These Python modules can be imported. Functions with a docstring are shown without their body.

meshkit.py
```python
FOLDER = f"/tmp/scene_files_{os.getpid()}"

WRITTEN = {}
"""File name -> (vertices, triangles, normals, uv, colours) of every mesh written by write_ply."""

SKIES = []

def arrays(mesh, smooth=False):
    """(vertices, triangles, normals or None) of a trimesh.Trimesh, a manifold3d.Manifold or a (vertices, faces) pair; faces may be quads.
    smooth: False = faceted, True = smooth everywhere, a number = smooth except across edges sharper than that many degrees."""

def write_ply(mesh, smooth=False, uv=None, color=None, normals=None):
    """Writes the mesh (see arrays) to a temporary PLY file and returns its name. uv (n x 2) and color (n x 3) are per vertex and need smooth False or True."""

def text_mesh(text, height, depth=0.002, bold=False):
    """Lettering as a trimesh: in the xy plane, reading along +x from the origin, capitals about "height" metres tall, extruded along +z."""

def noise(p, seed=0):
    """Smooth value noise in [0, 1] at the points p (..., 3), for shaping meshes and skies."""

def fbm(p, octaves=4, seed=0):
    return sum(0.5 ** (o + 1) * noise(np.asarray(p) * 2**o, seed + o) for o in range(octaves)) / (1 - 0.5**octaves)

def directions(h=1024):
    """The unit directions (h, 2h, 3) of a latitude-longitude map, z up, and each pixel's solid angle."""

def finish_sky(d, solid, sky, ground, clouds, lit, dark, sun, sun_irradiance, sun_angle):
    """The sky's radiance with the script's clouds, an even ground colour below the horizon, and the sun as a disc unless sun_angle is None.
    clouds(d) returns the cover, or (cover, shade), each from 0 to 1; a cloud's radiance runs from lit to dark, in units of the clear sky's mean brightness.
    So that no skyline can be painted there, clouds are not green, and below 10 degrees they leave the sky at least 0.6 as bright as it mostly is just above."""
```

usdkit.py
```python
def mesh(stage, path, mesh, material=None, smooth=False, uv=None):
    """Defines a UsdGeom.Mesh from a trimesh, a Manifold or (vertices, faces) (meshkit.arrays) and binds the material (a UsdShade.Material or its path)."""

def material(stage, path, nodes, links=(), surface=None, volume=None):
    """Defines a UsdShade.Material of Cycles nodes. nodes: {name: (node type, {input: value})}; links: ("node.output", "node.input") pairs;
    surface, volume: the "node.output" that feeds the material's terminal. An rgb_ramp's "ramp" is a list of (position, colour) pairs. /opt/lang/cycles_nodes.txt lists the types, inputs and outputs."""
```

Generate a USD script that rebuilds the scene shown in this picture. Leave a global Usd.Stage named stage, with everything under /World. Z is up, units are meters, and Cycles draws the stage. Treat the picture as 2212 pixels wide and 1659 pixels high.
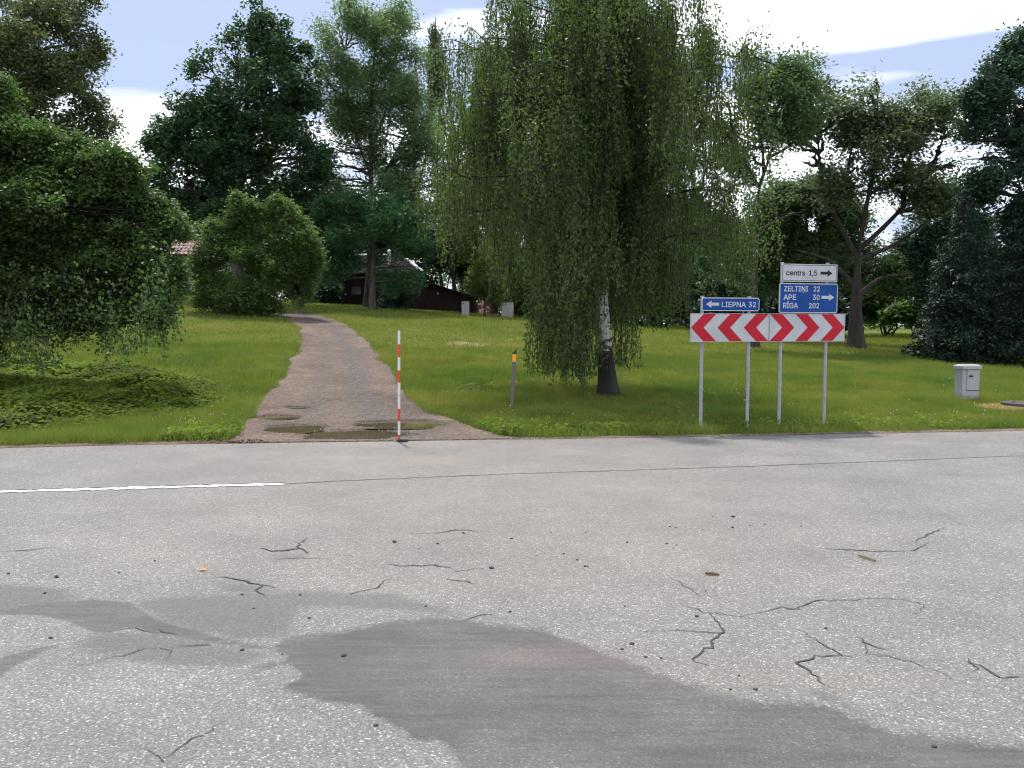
import math, random
import numpy as np
import trimesh
import shapely
from shapely.geometry import Polygon, LineString
import usdkit, meshkit
from pxr import Usd, UsdGeom, UsdLux, UsdShade, Sdf, Gf, Vt

stage = Usd.Stage.CreateInMemory()
UsdGeom.SetStageUpAxis(stage, "Z")
UsdGeom.SetStageMetersPerUnit(stage, 1.0)
UsdGeom.Xform.Define(stage, "/World")
UsdGeom.Scope.Define(stage, "/World/Looks")

# ---------------------------------------------------------------- camera
EYE, FOC, PITCH = 1.6, 1916.0, math.atan(129.5 / 1916.0)
cam = UsdGeom.Camera.Define(stage, "/World/camera")
cam.AddTranslateOp().Set(Gf.Vec3d(0, 0, EYE))
cam.AddRotateXOp().Set(90 - math.degrees(PITCH))
cam.CreateHorizontalApertureAttr(36.0)
cam.CreateFocalLengthAttr(36.0 * FOC / 2212.0)
cam.CreateClippingRangeAttr(Gf.Vec2f(0.1, 5000))
cam.CreateExposureAttr(1.05)

# ---------------------------------------------------------------- sky and sun
SUN = np.array([-0.12, 0.39, 0.91]); SUN /= np.linalg.norm(SUN)
dome = UsdLux.DomeLight.Define(stage, "/World/sky")
dome.GetPrim().SetCustomDataByKey("kind", "structure")
sky_mat = usdkit.material(stage, "/World/Looks/sky_clouds", {
    "tc": ("texture_coordinate", {}),
    "map": ("mapping", {"location": (12.3, 2.5, 0.01), "scale": (1.0, 1.0, 7.5)}),
    "n": ("noise_texture", {"scale": 1.7, "detail": 6.0, "roughness": 0.48, "distortion": 0.25}),
    "ramp": ("rgb_ramp", {"ramp": [(0.0, (0, 0, 0)), (0.44, (0, 0, 0)), (0.74, (1, 1, 1)), (1, (1, 1, 1))]}),
    "sky": ("sky_texture", {"sky_type": "single_scattering", "sun_disc": False, "sun_elevation": math.asin(SUN[2]), "sun_rotation": math.atan2(SUN[0], SUN[1]), "altitude": 150.0, "air_density": 1.0, "aerosol_density": 1.5, "ozone_density": 2.0}),
    "thin": ("mix_color", {"fac": 0.85, "b": (1.68, 1.92, 2.62), "use_clamp": False}),
    "mix": ("mix_color", {"b": (11.5, 11.6, 12.0), "use_clamp": False}),
    "bg": ("background_shader", {"strength": 0.15}),
}, [("tc.generated", "map.vector"), ("map.vector", "n.vector"), ("n.fac", "ramp.fac"), ("sky.color", "thin.a"), ("thin.result", "mix.a"), ("ramp.color", "mix.fac"), ("mix.result", "bg.color")], surface="bg.background")
UsdShade.MaterialBindingAPI.Apply(dome.GetPrim()).Bind(sky_mat)
sun = UsdLux.DistantLight.Define(stage, "/World/sun")
sun.CreateIntensityAttr(0.65)
sun.CreateNormalizeAttr(True) if hasattr(sun, "CreateNormalizeAttr") else UsdLux.LightAPI(sun).CreateNormalizeAttr(True)
sun.CreateAngleAttr(2.0)
sun.CreateColorAttr(Gf.Vec3f(1.0, 0.95, 0.86))
_q = Gf.Rotation(Gf.Vec3d(0, 0, 1), Gf.Vec3d(*map(float, SUN))).GetQuat()
sun.AddOrientOp().Set(Gf.Quatf(_q))

# ---------------------------------------------------------------- helpers
counts = {}


def free(parent, name):
    k = counts.get((parent, name), 0)
    counts[(parent, name)] = k + 1
    return f"{parent}/{name}" if k == 0 else f"{parent}/{name}_{k:03d}"


def tag(prim, label=None, category=None, group=None, kind=None):
    p = prim.GetPrim() if hasattr(prim, "GetPrim") else prim
    for k, v in (("label", label), ("category", category), ("group", group), ("kind", kind)):
        if v:
            p.SetCustomDataByKey(k, v)
    return prim


class Thing:
    def __init__(self, name, loc=(0, 0, 0), label=None, category=None, group=None, kind=None):
        self.path = free("/World", name)
        self.loc = np.array(loc, float)
        x = UsdGeom.Xform.Define(stage, self.path)
        x.AddTranslateOp().Set(Gf.Vec3d(*map(float, self.loc)))
        self.prim = x.GetPrim()
        tag(self.prim, label, category, group, kind)

    def part(self, name, mesh, mat, smooth=False, under=None, label=None, kind=None, world=True):
        """A mesh given in world coordinates becomes a child of the thing."""
        path = free(under or self.path, name)
        v, f = arr(mesh)
        if world:
            v = v - self.loc
        usdkit.mesh(stage, path, (v, f), mat, smooth=smooth)
        tag(stage.GetPrimAtPath(path), label, None, None, kind)
        return path


def arr(mesh):
    if hasattr(mesh, "to_mesh"):
        m = mesh.to_mesh()
        return np.array(m.vert_properties[:, :3], float), np.array(m.tri_verts)
    if isinstance(mesh, (tuple, list)):
        v, f = np.asarray(mesh[0], float), np.asarray(mesh[1], int)
        if f.shape[1] == 4:
            f = np.vstack([f[:, [0, 1, 2]], f[:, [0, 2, 3]]])
        return v, f
    return np.array(mesh.vertices, float), np.array(mesh.faces)


def cat(meshes):
    V, F, n = [], [], 0
    for m in meshes:
        v, f = arr(m)
        V.append(v); F.append(f + n); n += len(v)
    return np.vstack(V), np.vstack(F)


def ray(px, py):
    cx, cy = (px - 1106.0) / FOC, -(py - 829.5) / FOC
    c, s = math.cos(PITCH), math.sin(PITCH)
    return np.array([cx, c + cy * s, -s + cy * c])


def at(px, py, Y):
    """The place at depth Y metres ahead that is sighted at (px, py) of the survey photo."""
    d = ray(px, py)
    return np.array([0, 0, EYE]) + d * (Y / d[1])


def flat(px, py, z=0.0):
    d = ray(px, py)
    return np.array([0, 0, EYE]) + d * ((z - EYE) / d[2])


def smooth01(t):
    t = np.clip(t, 0, 1)
    return t * t * (3 - 2 * t)


# far edge of the road (a gentle curve), fitted through surveyed points
_edge = np.array([flat(*p)[:2] for p in ((0, 967), (240, 961), (480, 957), (800, 953), (1105, 948), (1469, 943), (1800, 937), (2212, 929))])
_ex = np.concatenate([[-160, -40, -12], _edge[:, 0], [12, 40, 160]])
_s0 = (_edge[1, 1] - _edge[0, 1]) / (_edge[1, 0] - _edge[0, 0])
_s1 = (_edge[-1, 1] - _edge[-3, 1]) / (_edge[-1, 0] - _edge[-3, 0])
_ey = np.concatenate([[_edge[0, 1] + 0.10 * (x - _edge[0, 0]) for x in (-160, -40, -12)], _edge[:, 1], [_edge[-1, 1] + _s1 * (x - _edge[-1, 0]) for x in (12, 40, 160)]])


def edge_y(x):
    return np.interp(x, _ex, _ey)


def height(x, y):
    """The lie of the land: the lawn climbs away from the road, more on the left."""
    x, y = np.asarray(x, float), np.asarray(y, float)
    e = np.maximum(y - edge_y(x), 0)
    g = np.where(e < 4, e * e / 8, e - 2) / 26.0
    g = np.where(g < 0.8, g, 0.8 + 0.32 * np.tanh((g - 0.8) / 0.32))
    A = np.clip(1.82 - 0.058 * np.clip(x, -16, 16), 0.9, 3.0)
    z = A * g
    n = meshkit.noise(np.stack([x * 0.35, y * 0.35, 0 * x], -1), 5) - 0.5
    return z + n * 0.10 * smooth01(e / 8.0)


HOLLOWS = []   # (x, y, rx, ry, depth): wheel-worn dips in the driveway that hold water


def hollow(x, y):
    d = np.zeros(np.shape(x))
    n = meshkit.fbm(np.stack([np.asarray(x) * 4.2, np.asarray(y) * 6.5, 0 * np.asarray(x)], -1), 4, 17) - 0.5
    for (cx, cy, rx, ry, dep) in HOLLOWS:
        r = np.sqrt(((x - cx) / rx) ** 2 + ((y - cy) / ry) ** 2) + 0.6 * n
        d = np.maximum(d, dep * smooth01((1.45 - r) / 0.9))
    return d


def on_land(px, py):
    """March the sight line to the land."""
    d = ray(px, py)
    t = np.arange(2.0, 110.0, 0.05)
    P = np.array([0, 0, EYE]) + d * t[:, None]
    below = np.nonzero(P[:, 2] <= height(P[:, 0], P[:, 1]))[0]
    k = below[0] if len(below) else len(t) - 1
    p = P[k].copy()
    p[2] = float(height(p[0], p[1]))
    return p


def base_at(px, Y):
    x = (px - 1106.0) / FOC * (Y / (math.cos(PITCH)))
    return np.array([x, Y, float(height(x, Y))])


def mat(name, nodes, links, surface="p.BSDF"):
    return usdkit.material(stage, "/World/Looks/" + name, nodes, links, surface=surface)


def plain(name, color, rough=0.6, metal=0.0, spec=0.4, vary=0.12, scale=6.0, bump=0.0):
    """A paint or metal with slight soiling."""
    lo, hi = [max(0, c * (1 - vary)) for c in color], [min(1, c * (1 + vary)) for c in color]
    n = {"tc": ("geometry", {}), "n": ("noise_texture", {"scale": scale, "detail": 5.0, "roughness": 0.6}),
         "r": ("rgb_ramp", {"ramp": [(0.3, lo), (0.7, hi)]}),
         "p": ("principled_bsdf", {"roughness": rough, "metallic": metal, "specular_ior_level": spec})}
    l = [("tc.position", "n.vector"), ("n.fac", "r.fac"), ("r.color", "p.base_color")]
    if bump:
        n["b"] = ("bump", {"strength": bump, "distance": 0.02}); l += [("n.fac", "b.height"), ("b.normal", "p.normal")]
    return mat(name, n, l)


def leaf_mat(name, dark, mid, light, trans=0.4, rough=0.5, spec=0.22, tmul=1.5):
    """Leaves: each leaf has its own tone; light passes through the blade."""
    n = {"g": ("geometry", {}), "r": ("rgb_ramp", {"ramp": [(0, dark), (0.5, mid), (0.93, light), (1.0, [c * 1.3 for c in light])]}),
         "big": ("noise_texture", {"scale": 0.55, "detail": 2.0}),
         "mr": ("map_range", {"from_min": 0.3, "from_max": 0.7, "to_min": 0.72, "to_max": 1.28}),
         "m": ("vector_math", {"math_type": "scale"}),
         "t": ("vector_math", {"math_type": "multiply", "vector2": (1.15 * tmul, 1.30 * tmul, 0.70 * tmul)}),
         "p": ("principled_bsdf", {"roughness": rough, "specular_ior_level": spec}),
         "tr": ("translucent_bsdf", {}), "mix": ("mix_closure", {"fac": trans})}
    l = [("g.random_per_island", "r.fac"), ("g.position", "big.vector"), ("big.fac", "mr.value"), ("r.color", "m.vector1"), ("mr.result", "m.scale"),
         ("m.vector", "p.base_color"), ("m.vector", "t.vector1"), ("t.vector", "tr.color"), ("p.BSDF", "mix.closure1"), ("tr.BSDF", "mix.closure2")]
    return mat(name, n, l, surface="mix.closure")


def grass_mat(name, cool, warm, dry):
    """Grass blades whose tone drifts over the lawn from cool green to yellowish and dry."""
    n = {"g": ("geometry", {}), "a": ("noise_texture", {"scale": 0.42, "detail": 4.0, "roughness": 0.6}), "b": ("noise_texture", {"scale": 1.9, "detail": 3.0, "roughness": 0.6}),
         "ad": ("math", {"math_type": "multiply_add", "value2": 0.45}), "w": ("math", {"math_type": "multiply_add", "value2": 0.16}),
         "r": ("rgb_ramp", {"ramp": [(0.58, cool), (0.80, warm), (1.0, dry)]}), "v": ("map_range", {"to_min": 0.68, "to_max": 1.32}), "m": ("vector_math", {"math_type": "scale"}),
         "t": ("vector_math", {"math_type": "multiply", "vector2": (1.35, 1.45, 0.85)}), "p": ("principled_bsdf", {"roughness": 0.65, "specular_ior_level": 0.15}), "tr": ("translucent_bsdf", {}), "mix": ("mix_closure", {"fac": 0.4})}
    l = [("g.position", "a.vector"), ("g.position", "b.vector"), ("b.fac", "ad.value1"), ("a.fac", "ad.value3"), ("g.random_per_island", "w.value1"), ("ad.value", "w.value3"), ("w.value", "r.fac"), ("g.random_per_island", "v.value"),
         ("r.color", "m.vector1"), ("v.result", "m.scale"), ("m.vector", "p.base_color"), ("m.vector", "t.vector1"), ("t.vector", "tr.color"), ("p.BSDF", "mix.closure1"), ("tr.BSDF", "mix.closure2")]
    return mat(name, n, l, surface="mix.closure")


def bark_mat(name, c1, c2, scale=9.0, zsq=0.25, bump=0.6):
    return mat(name, {"g": ("geometry", {}), "mp": ("mapping", {"scale": (1, 1, zsq)}), "n": ("noise_texture", {"scale": scale, "detail": 6.0, "roughness": 0.65}),
                      "r": ("rgb_ramp", {"ramp": [(0.3, c1), (0.68, c2)]}), "b": ("bump", {"strength": bump, "distance": 0.03}), "p": ("principled_bsdf", {"roughness": 0.85, "specular_ior_level": 0.2})},
               [("g.position", "mp.vector"), ("mp.vector", "n.vector"), ("n.fac", "r.fac"), ("r.color", "p.base_color"), ("n.fac", "b.height"), ("b.normal", "p.normal")])


# ---------------------------------------------------------------- materials
def ground_material():
    return mat("lawn_soil", {"g": ("geometry", {}), "n": ("noise_texture", {"scale": 0.35, "detail": 4.0, "roughness": 0.6}), "f": ("noise_texture", {"scale": 28.0, "detail": 4.0, "roughness": 0.7}),
                             "r": ("rgb_ramp", {"ramp": [(0.3, (0.065, 0.092, 0.018)), (0.5, (0.092, 0.118, 0.024)), (0.7, (0.125, 0.130, 0.034))]}),
                             "rf": ("rgb_ramp", {"ramp": [(0.3, (0.55, 0.5, 0.45)), (0.6, (1.1, 1.1, 1.1))]}),
                             "m": ("mix_color", {"blend_type": "multiply", "fac": 1.0}), "b": ("bump", {"strength": 0.7, "distance": 0.05}),
                             "p": ("principled_bsdf", {"roughness": 0.95, "specular_ior_level": 0.1})},
               [("g.position", "n.vector"), ("g.position", "f.vector"), ("n.fac", "r.fac"), ("f.fac", "rf.fac"), ("r.color", "m.a"), ("rf.color", "m.b"), ("m.result", "p.base_color"), ("f.fac", "b.height"), ("b.normal", "p.normal")])


def dirt_material():
    """Pinkish-brown trodden dirt and gravel with greyer wheel tracks."""
    return mat("gravel_dirt", {"g0": ("geometry", {}), "g": ("mapping", {"location": (3.37, 1.71, 5.23), "rotation": (0.61, 0.43, 0.87)}), "n": ("noise_texture", {"scale": 0.9, "detail": 5.0, "roughness": 0.62}), "v": ("voronoi_texture", {"scale": 38.0, "feature": "f1"}),
                               "v2": ("voronoi_texture", {"scale": 95.0, "feature": "f1"}),
                               "at": ("attribute", {"attribute": "track"}), "fn": ("noise_texture", {"scale": 7.0, "detail": 5.0, "roughness": 0.7}),
                               "r": ("rgb_ramp", {"ramp": [(0.30, (0.074, 0.054, 0.043)), (0.48, (0.125, 0.092, 0.072)), (0.70, (0.179, 0.132, 0.103))]}),
                               "tr": ("rgb_ramp", {"ramp": [(0.35, (0.054, 0.049, 0.047)), (0.7, (0.142, 0.122, 0.110))]}),
                               "sat": ("separate_color", {}), "wetm": ("mix_color", {"blend_type": "multiply", "b": (0.42, 0.40, 0.38)}), "sv": ("separate_color", {}), "sr": ("rgb_ramp", {"ramp": [(0, (0.55, 0.55, 0.56)), (0.72, (1, 1, 1)), (0.90, (1.15, 1.15, 1.15)), (1, (2.3, 2.3, 2.3))]}),
                               "tf": ("math", {"math_type": "multiply", "use_clamp": True}), "mx": ("mix_color", {}), "m": ("mix_color", {"blend_type": "multiply", "fac": 0.75}),
                               "b": ("bump", {"strength": 0.6, "distance": 0.03}), "ad": ("math", {"math_type": "add"}), "p": ("principled_bsdf", {"roughness": 0.9, "specular_ior_level": 0.25})},
               [("g0.position", "g.vector"), ("g.vector", "n.vector"), ("g.vector", "v.vector"), ("g.vector", "v2.vector"), ("g.vector", "fn.vector"), ("n.fac", "r.fac"), ("fn.fac", "tr.fac"), ("at.color", "sat.color"), ("sat.r", "tf.value1"), ("sat.g", "wetm.fac"), ("m.result", "wetm.a"), ("fn.fac", "tf.value2"),
                ("tf.value", "mx.fac"), ("r.color", "mx.a"), ("tr.color", "mx.b"), ("v.color", "sv.color"), ("sv.r", "sr.fac"), ("mx.result", "m.a"), ("sr.color", "m.b"), ("wetm.result", "p.base_color"),
                ("v.distance", "ad.value1"), ("fn.fac", "ad.value2"), ("ad.value", "b.height"), ("b.normal", "p.normal")])


def asphalt_material():
    """Coarse worn asphalt: pale chips in grey binder, rubbed-over bitumen, dust and old repairs (their outlines are a mesh attribute)."""
    N = {"g": ("geometry", {}), "tilt": ("mapping", {"location": (3.37, 1.71, 5.23), "rotation": (0.61, 0.43, 0.87)}), "at": ("attribute", {"attribute": "wear"}), "sep": ("separate_color", {}),
         "n1": ("noise_texture", {"scale": 1.1, "detail": 5.0, "roughness": 0.6}), "n2": ("noise_texture", {"scale": 9.0, "detail": 6.0, "roughness": 0.7}), "n3": ("noise_texture", {"scale": 45.0, "detail": 3.0, "roughness": 0.7}),
         "v": ("voronoi_texture", {"scale": 122.0, "feature": "f1", "randomness": 1.0}), "v2": ("voronoi_texture", {"scale": 120.0, "feature": "f1"}), "sv": ("separate_color", {}), "sv2": ("separate_color", {}),
         # edges of the bitumen film, frayed by noise
         "a1": ("math", {"math_type": "multiply_add", "value2": 0.30, "value3": -0.15}), "a2": ("math", {"math_type": "add"}), "a3": ("math", {"math_type": "multiply_add", "value2": 0.12, "value3": -0.06}), "a4": ("math", {"math_type": "add"}),
         "film": ("map_range", {"range_type": "smoothstep", "from_min": 0.43, "from_max": 0.57, "to_max": 1.0}),
         "mo": ("map_range", {"from_min": 0.34, "from_max": 0.62, "to_min": 0.96, "to_max": 0.66, "clamp": True}), "fm": ("math", {"math_type": "multiply"}),
         "a5": ("math", {"math_type": "multiply_add", "value2": 0.22, "value3": -0.11}), "a6": ("math", {"math_type": "add"}),
         "strk": ("mapping", {"location": (0.3, 0.7, 2.37), "rotation": (0, 0, 0.42), "scale": (0.55, 7.0, 1)}), "ns": ("noise_texture", {"scale": 3.0, "detail": 6.0, "roughness": 0.65}),
         "chip": ("rgb_ramp", {"ramp": [(0, (0.109, 0.107, 0.105)), (0.3, (0.132, 0.130, 0.127)), (0.78, (0.166, 0.163, 0.158)), (0.91, (0.194, 0.190, 0.184)), (0.965, (0.291, 0.287, 0.277)), (1, (0.399, 0.399, 0.382))]}),
         "fine": ("rgb_ramp", {"ramp": [(0, (0.78, 0.78, 0.78)), (0.8, (1.04, 1.04, 1.04)), (1, (1.4, 1.4, 1.4))]}),
         "cf": ("mix_color", {"blend_type": "multiply", "fac": 0.8}),
         "mot": ("rgb_ramp", {"ramp": [(0.3, (0.82, 0.82, 0.83)), (0.7, (1.20, 1.18, 1.15))]}), "cm": ("mix_color", {"blend_type": "multiply", "fac": 0.9}),
         "bit": ("rgb_ramp", {"ramp": [(0.25, (0.024, 0.023, 0.025)), (0.5, (0.043, 0.041, 0.043)), (0.75, (0.072, 0.069, 0.069))]}),
         "bf": ("mix_color", {"blend_type": "multiply", "fac": 0.5}),
         "mix": ("mix_color", {}), "repair": ("math", {"math_type": "multiply_add", "value2": 1.0, "value3": 0.0}), "rp": ("map_range", {"range_type": "smoothstep", "from_min": 0.40, "from_max": 0.66, "to_max": 0.66}), "r2": ("math", {"math_type": "add"}),
         "mixr": ("mix_color", {"b": (0.080, 0.080, 0.082)}),
         "dn": ("math", {"math_type": "multiply", "use_clamp": True}), "dm": ("map_range", {"from_min": 0.25, "from_max": 0.75, "to_min": 0.45, "to_max": 1.0}),
         "dust": ("mix_color", {"blend_type": "mix", "b": (0.21, 0.165, 0.137)}),
         "hb": ("math", {"math_type": "multiply_add", "value2": -0.8, "value3": 1.0}), "hm": ("mix_float", {}),
         "b": ("bump", {"strength": 0.55, "distance": 0.008}),
         "rough": ("mix_float", {"a": 0.85, "b": 0.62}),
         "p": ("principled_bsdf", {"roughness": 0.8, "specular_ior_level": 0.35})}
    L = [("at.color", "sep.color")] + [("g.position", "tilt.vector")] + [("tilt.vector", x + ".vector") for x in ("n1", "n2", "n3", "v", "v2")] + [
        ("g.position", "strk.vector"), ("strk.vector", "ns.vector"),
        ("n2.fac", "a1.value1"), ("a1.value", "a2.value1"), ("sep.r", "a2.value2"), ("n1.fac", "a3.value1"), ("a3.value", "a4.value1"), ("a2.value", "a4.value2"), ("n3.fac", "a5.value1"), ("a5.value", "a6.value1"), ("a4.value", "a6.value2"), ("a6.value", "film.value"),
        ("v.color", "sv.color"), ("sv.r", "chip.fac"), ("v2.color", "sv2.color"), ("sv2.r", "fine.fac"), ("chip.color", "cf.a"), ("fine.color", "cf.b"), ("n1.fac", "mot.fac"), ("cf.result", "cm.a"), ("mot.color", "cm.b"),
        ("ns.fac", "bit.fac"), ("bit.color", "bf.a"), ("fine.color", "bf.b"), ("n1.fac", "mo.value"), ("film.result", "fm.value1"), ("mo.result", "fm.value2"), ("fm.value", "mix.fac"), ("cm.result", "mix.a"), ("bf.result", "mix.b"),
        ("sep.b", "r2.value1"), ("a1.value", "r2.value2"), ("r2.value", "rp.value"), ("rp.result", "mixr.fac"), ("mix.result", "mixr.a"),
        ("n2.fac", "dm.value"), ("dm.result", "dn.value1"), ("sep.g", "dn.value2"), ("dn.value", "dust.fac"), ("mixr.result", "dust.a"), ("dust.result", "p.base_color"),
        ("v.distance", "hb.value1"), ("film.result", "hm.fac"), ("hb.value", "hm.a"), ("n3.fac", "hm.b"), ("hm.result", "b.height"), ("b.normal", "p.normal"), ("film.result", "rough.fac"), ("rough.result", "p.roughness")]
    return mat("worn_asphalt", N, L)


M = {}
M["ground"] = ground_material()
M["dirt"] = dirt_material()
M["asphalt"] = asphalt_material()
M["crack"] = plain("crack_dirt", (0.042, 0.040, 0.038), 0.95, vary=0.5, scale=30)
M["white_line"] = mat("worn_line_paint", {"g": ("geometry", {}), "n": ("noise_texture", {"scale": 16.0, "detail": 6.0, "roughness": 0.7}), "v": ("voronoi_texture", {"scale": 90.0}), "sv": ("separate_color", {}), "ad": ("math", {"math_type": "multiply_add", "value2": 0.22}),
                       "r": ("rgb_ramp", {"ramp": [(0.36, (0.16, 0.16, 0.16)), (0.46, (0.44, 0.44, 0.43)), (0.60, (0.56, 0.56, 0.55))]}), "b": ("bump", {"strength": 0.4, "distance": 0.006}), "p": ("principled_bsdf", {"roughness": 0.7, "specular_ior_level": 0.2})},
                      [("g.position", "n.vector"), ("g.position", "v.vector"), ("v.color", "sv.color"), ("sv.r", "ad.value1"), ("n.fac", "ad.value3"), ("ad.value", "r.fac"), ("r.color", "p.base_color"), ("ad.value", "b.height"), ("b.normal", "p.normal")])
M["old_paint"] = plain("road_paint", (0.506, 0.506, 0.492), 0.6, vary=0.12, scale=14)
M["water"] = mat("puddle_water", {"g": ("geometry", {}), "n": ("noise_texture", {"scale": 3.0}), "r": ("rgb_ramp", {"ramp": [(0.3, (0.045, 0.036, 0.020)), (0.7, (0.065, 0.050, 0.030))]}), "b": ("bump", {"strength": 0.02, "distance": 0.01}), "p": ("principled_bsdf", {"roughness": 0.04, "ior": 1.33})},
                 [("g.position", "n.vector"), ("n.fac", "r.fac"), ("r.color", "p.base_color"), ("n.fac", "b.height"), ("b.normal", "p.normal")])
M["wet"] = plain("wet_gravel", (0.085, 0.066, 0.052), 0.45, vary=0.4, scale=22, bump=0.5)
M["steel"] = plain("galvanised_steel", (0.222, 0.229, 0.244), 0.6, 0.3, vary=0.15, scale=18)
M["sign_white"] = plain("sign_white", (0.314, 0.321, 0.332), 0.6, spec=0.12, vary=0.13, scale=2.6)
M["sign_red"] = plain("sign_red", (0.311, 0.012, 0.021), 0.6, spec=0.12, vary=0.13, scale=2.6)
M["sign_blue"] = plain("sign_blue", (0.007, 0.042, 0.169), 0.6, spec=0.12, vary=0.13, scale=2.6)
M["sign_black"] = plain("sign_black", (0.015, 0.015, 0.015), 0.6, spec=0.12)
M["sign_back"] = plain("sign_back", (0.30, 0.31, 0.32), 0.5, 0.5)
M["pole_white"] = plain("pole_white", (0.439, 0.439, 0.427), 0.5, vary=0.06, scale=20)
M["pole_red"] = plain("pole_red", (0.414, 0.037, 0.015), 0.5, vary=0.08, scale=20)
M["rubber"] = plain("black_rubber", (0.018, 0.017, 0.017), 0.7)
M["plastic_grey"] = plain("grey_plastic", (0.085, 0.078, 0.068), 0.6, vary=0.15, scale=10)
M["reflector"] = plain("amber_reflector", (0.577, 0.244, 0.015), 0.35, vary=0.05)
M["cabinet"] = plain("cabinet_grey", (0.225, 0.237, 0.245), 0.55, vary=0.08, scale=5)
M["cabinet_old"] = plain("cabinet_pale", (0.248, 0.248, 0.237), 0.6, vary=0.12, scale=4)
M["concrete"] = plain("plinth_concrete", (0.244, 0.244, 0.229), 0.9, vary=0.2, scale=12, bump=0.3)
M["moss"] = plain("mossy_concrete", (0.138, 0.086, 0.021), 0.95, vary=0.45, scale=14, bump=0.6)
M["iron"] = plain("dark_iron", (0.045, 0.04, 0.042), 0.75, vary=0.3, scale=30, bump=0.4)
M["stone"] = plain("dark_stone", (0.05, 0.047, 0.045), 0.9, vary=0.4, scale=40)
M["pale_stone"] = plain("pale_stone", (0.42, 0.41, 0.40), 0.85, vary=0.3, scale=40)
M["dry_leaf"] = plain("dry_leaf", (0.26, 0.19, 0.05), 0.8, vary=0.5, scale=9)
M["rim_stone"] = plain("rim_stone", (0.20, 0.185, 0.17), 0.85, vary=0.6, scale=60)
M["wood_bit"] = plain("bark_bit", (0.12, 0.055, 0.03), 0.9, vary=0.4, scale=60)
M["stick"] = plain("dry_stick", (0.17, 0.14, 0.07), 0.9, vary=0.3, scale=60)
M["orange_leaf"] = plain("orange_leaf", (0.5, 0.19, 0.06), 0.7, vary=0.2, scale=60)
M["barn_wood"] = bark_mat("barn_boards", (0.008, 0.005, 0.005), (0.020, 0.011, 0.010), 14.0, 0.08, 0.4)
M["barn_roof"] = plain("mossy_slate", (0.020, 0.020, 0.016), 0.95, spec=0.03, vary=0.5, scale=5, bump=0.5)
M["white_cap"] = plain("white_capping", (0.555, 0.555, 0.548), 0.5, vary=0.08)
M["tile"] = plain("red_tile", (0.126, 0.046, 0.049), 0.6, vary=0.15, scale=5)
M["render_wall"] = plain("pale_render", (0.407, 0.392, 0.355), 0.9, vary=0.1)
M["pane"] = plain("window_dark", (0.03, 0.035, 0.04), 0.1)
M["bark"] = bark_mat("grey_bark", (0.022, 0.018, 0.015), (0.075, 0.062, 0.05))
M["bark_dark"] = bark_mat("dark_bark", (0.012, 0.010, 0.010), (0.042, 0.034, 0.028))
M["dry"] = plain("dry_thatch", (0.17, 0.125, 0.06), 0.95, vary=0.4, scale=18)
M["soil"] = plain("bare_soil", (0.095, 0.06, 0.035), 0.95, vary=0.4, scale=14, bump=0.5)
M["red_soil"] = plain("reddish_soil", (0.16, 0.085, 0.06), 0.95, vary=0.3, scale=8, bump=0.5)

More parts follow.
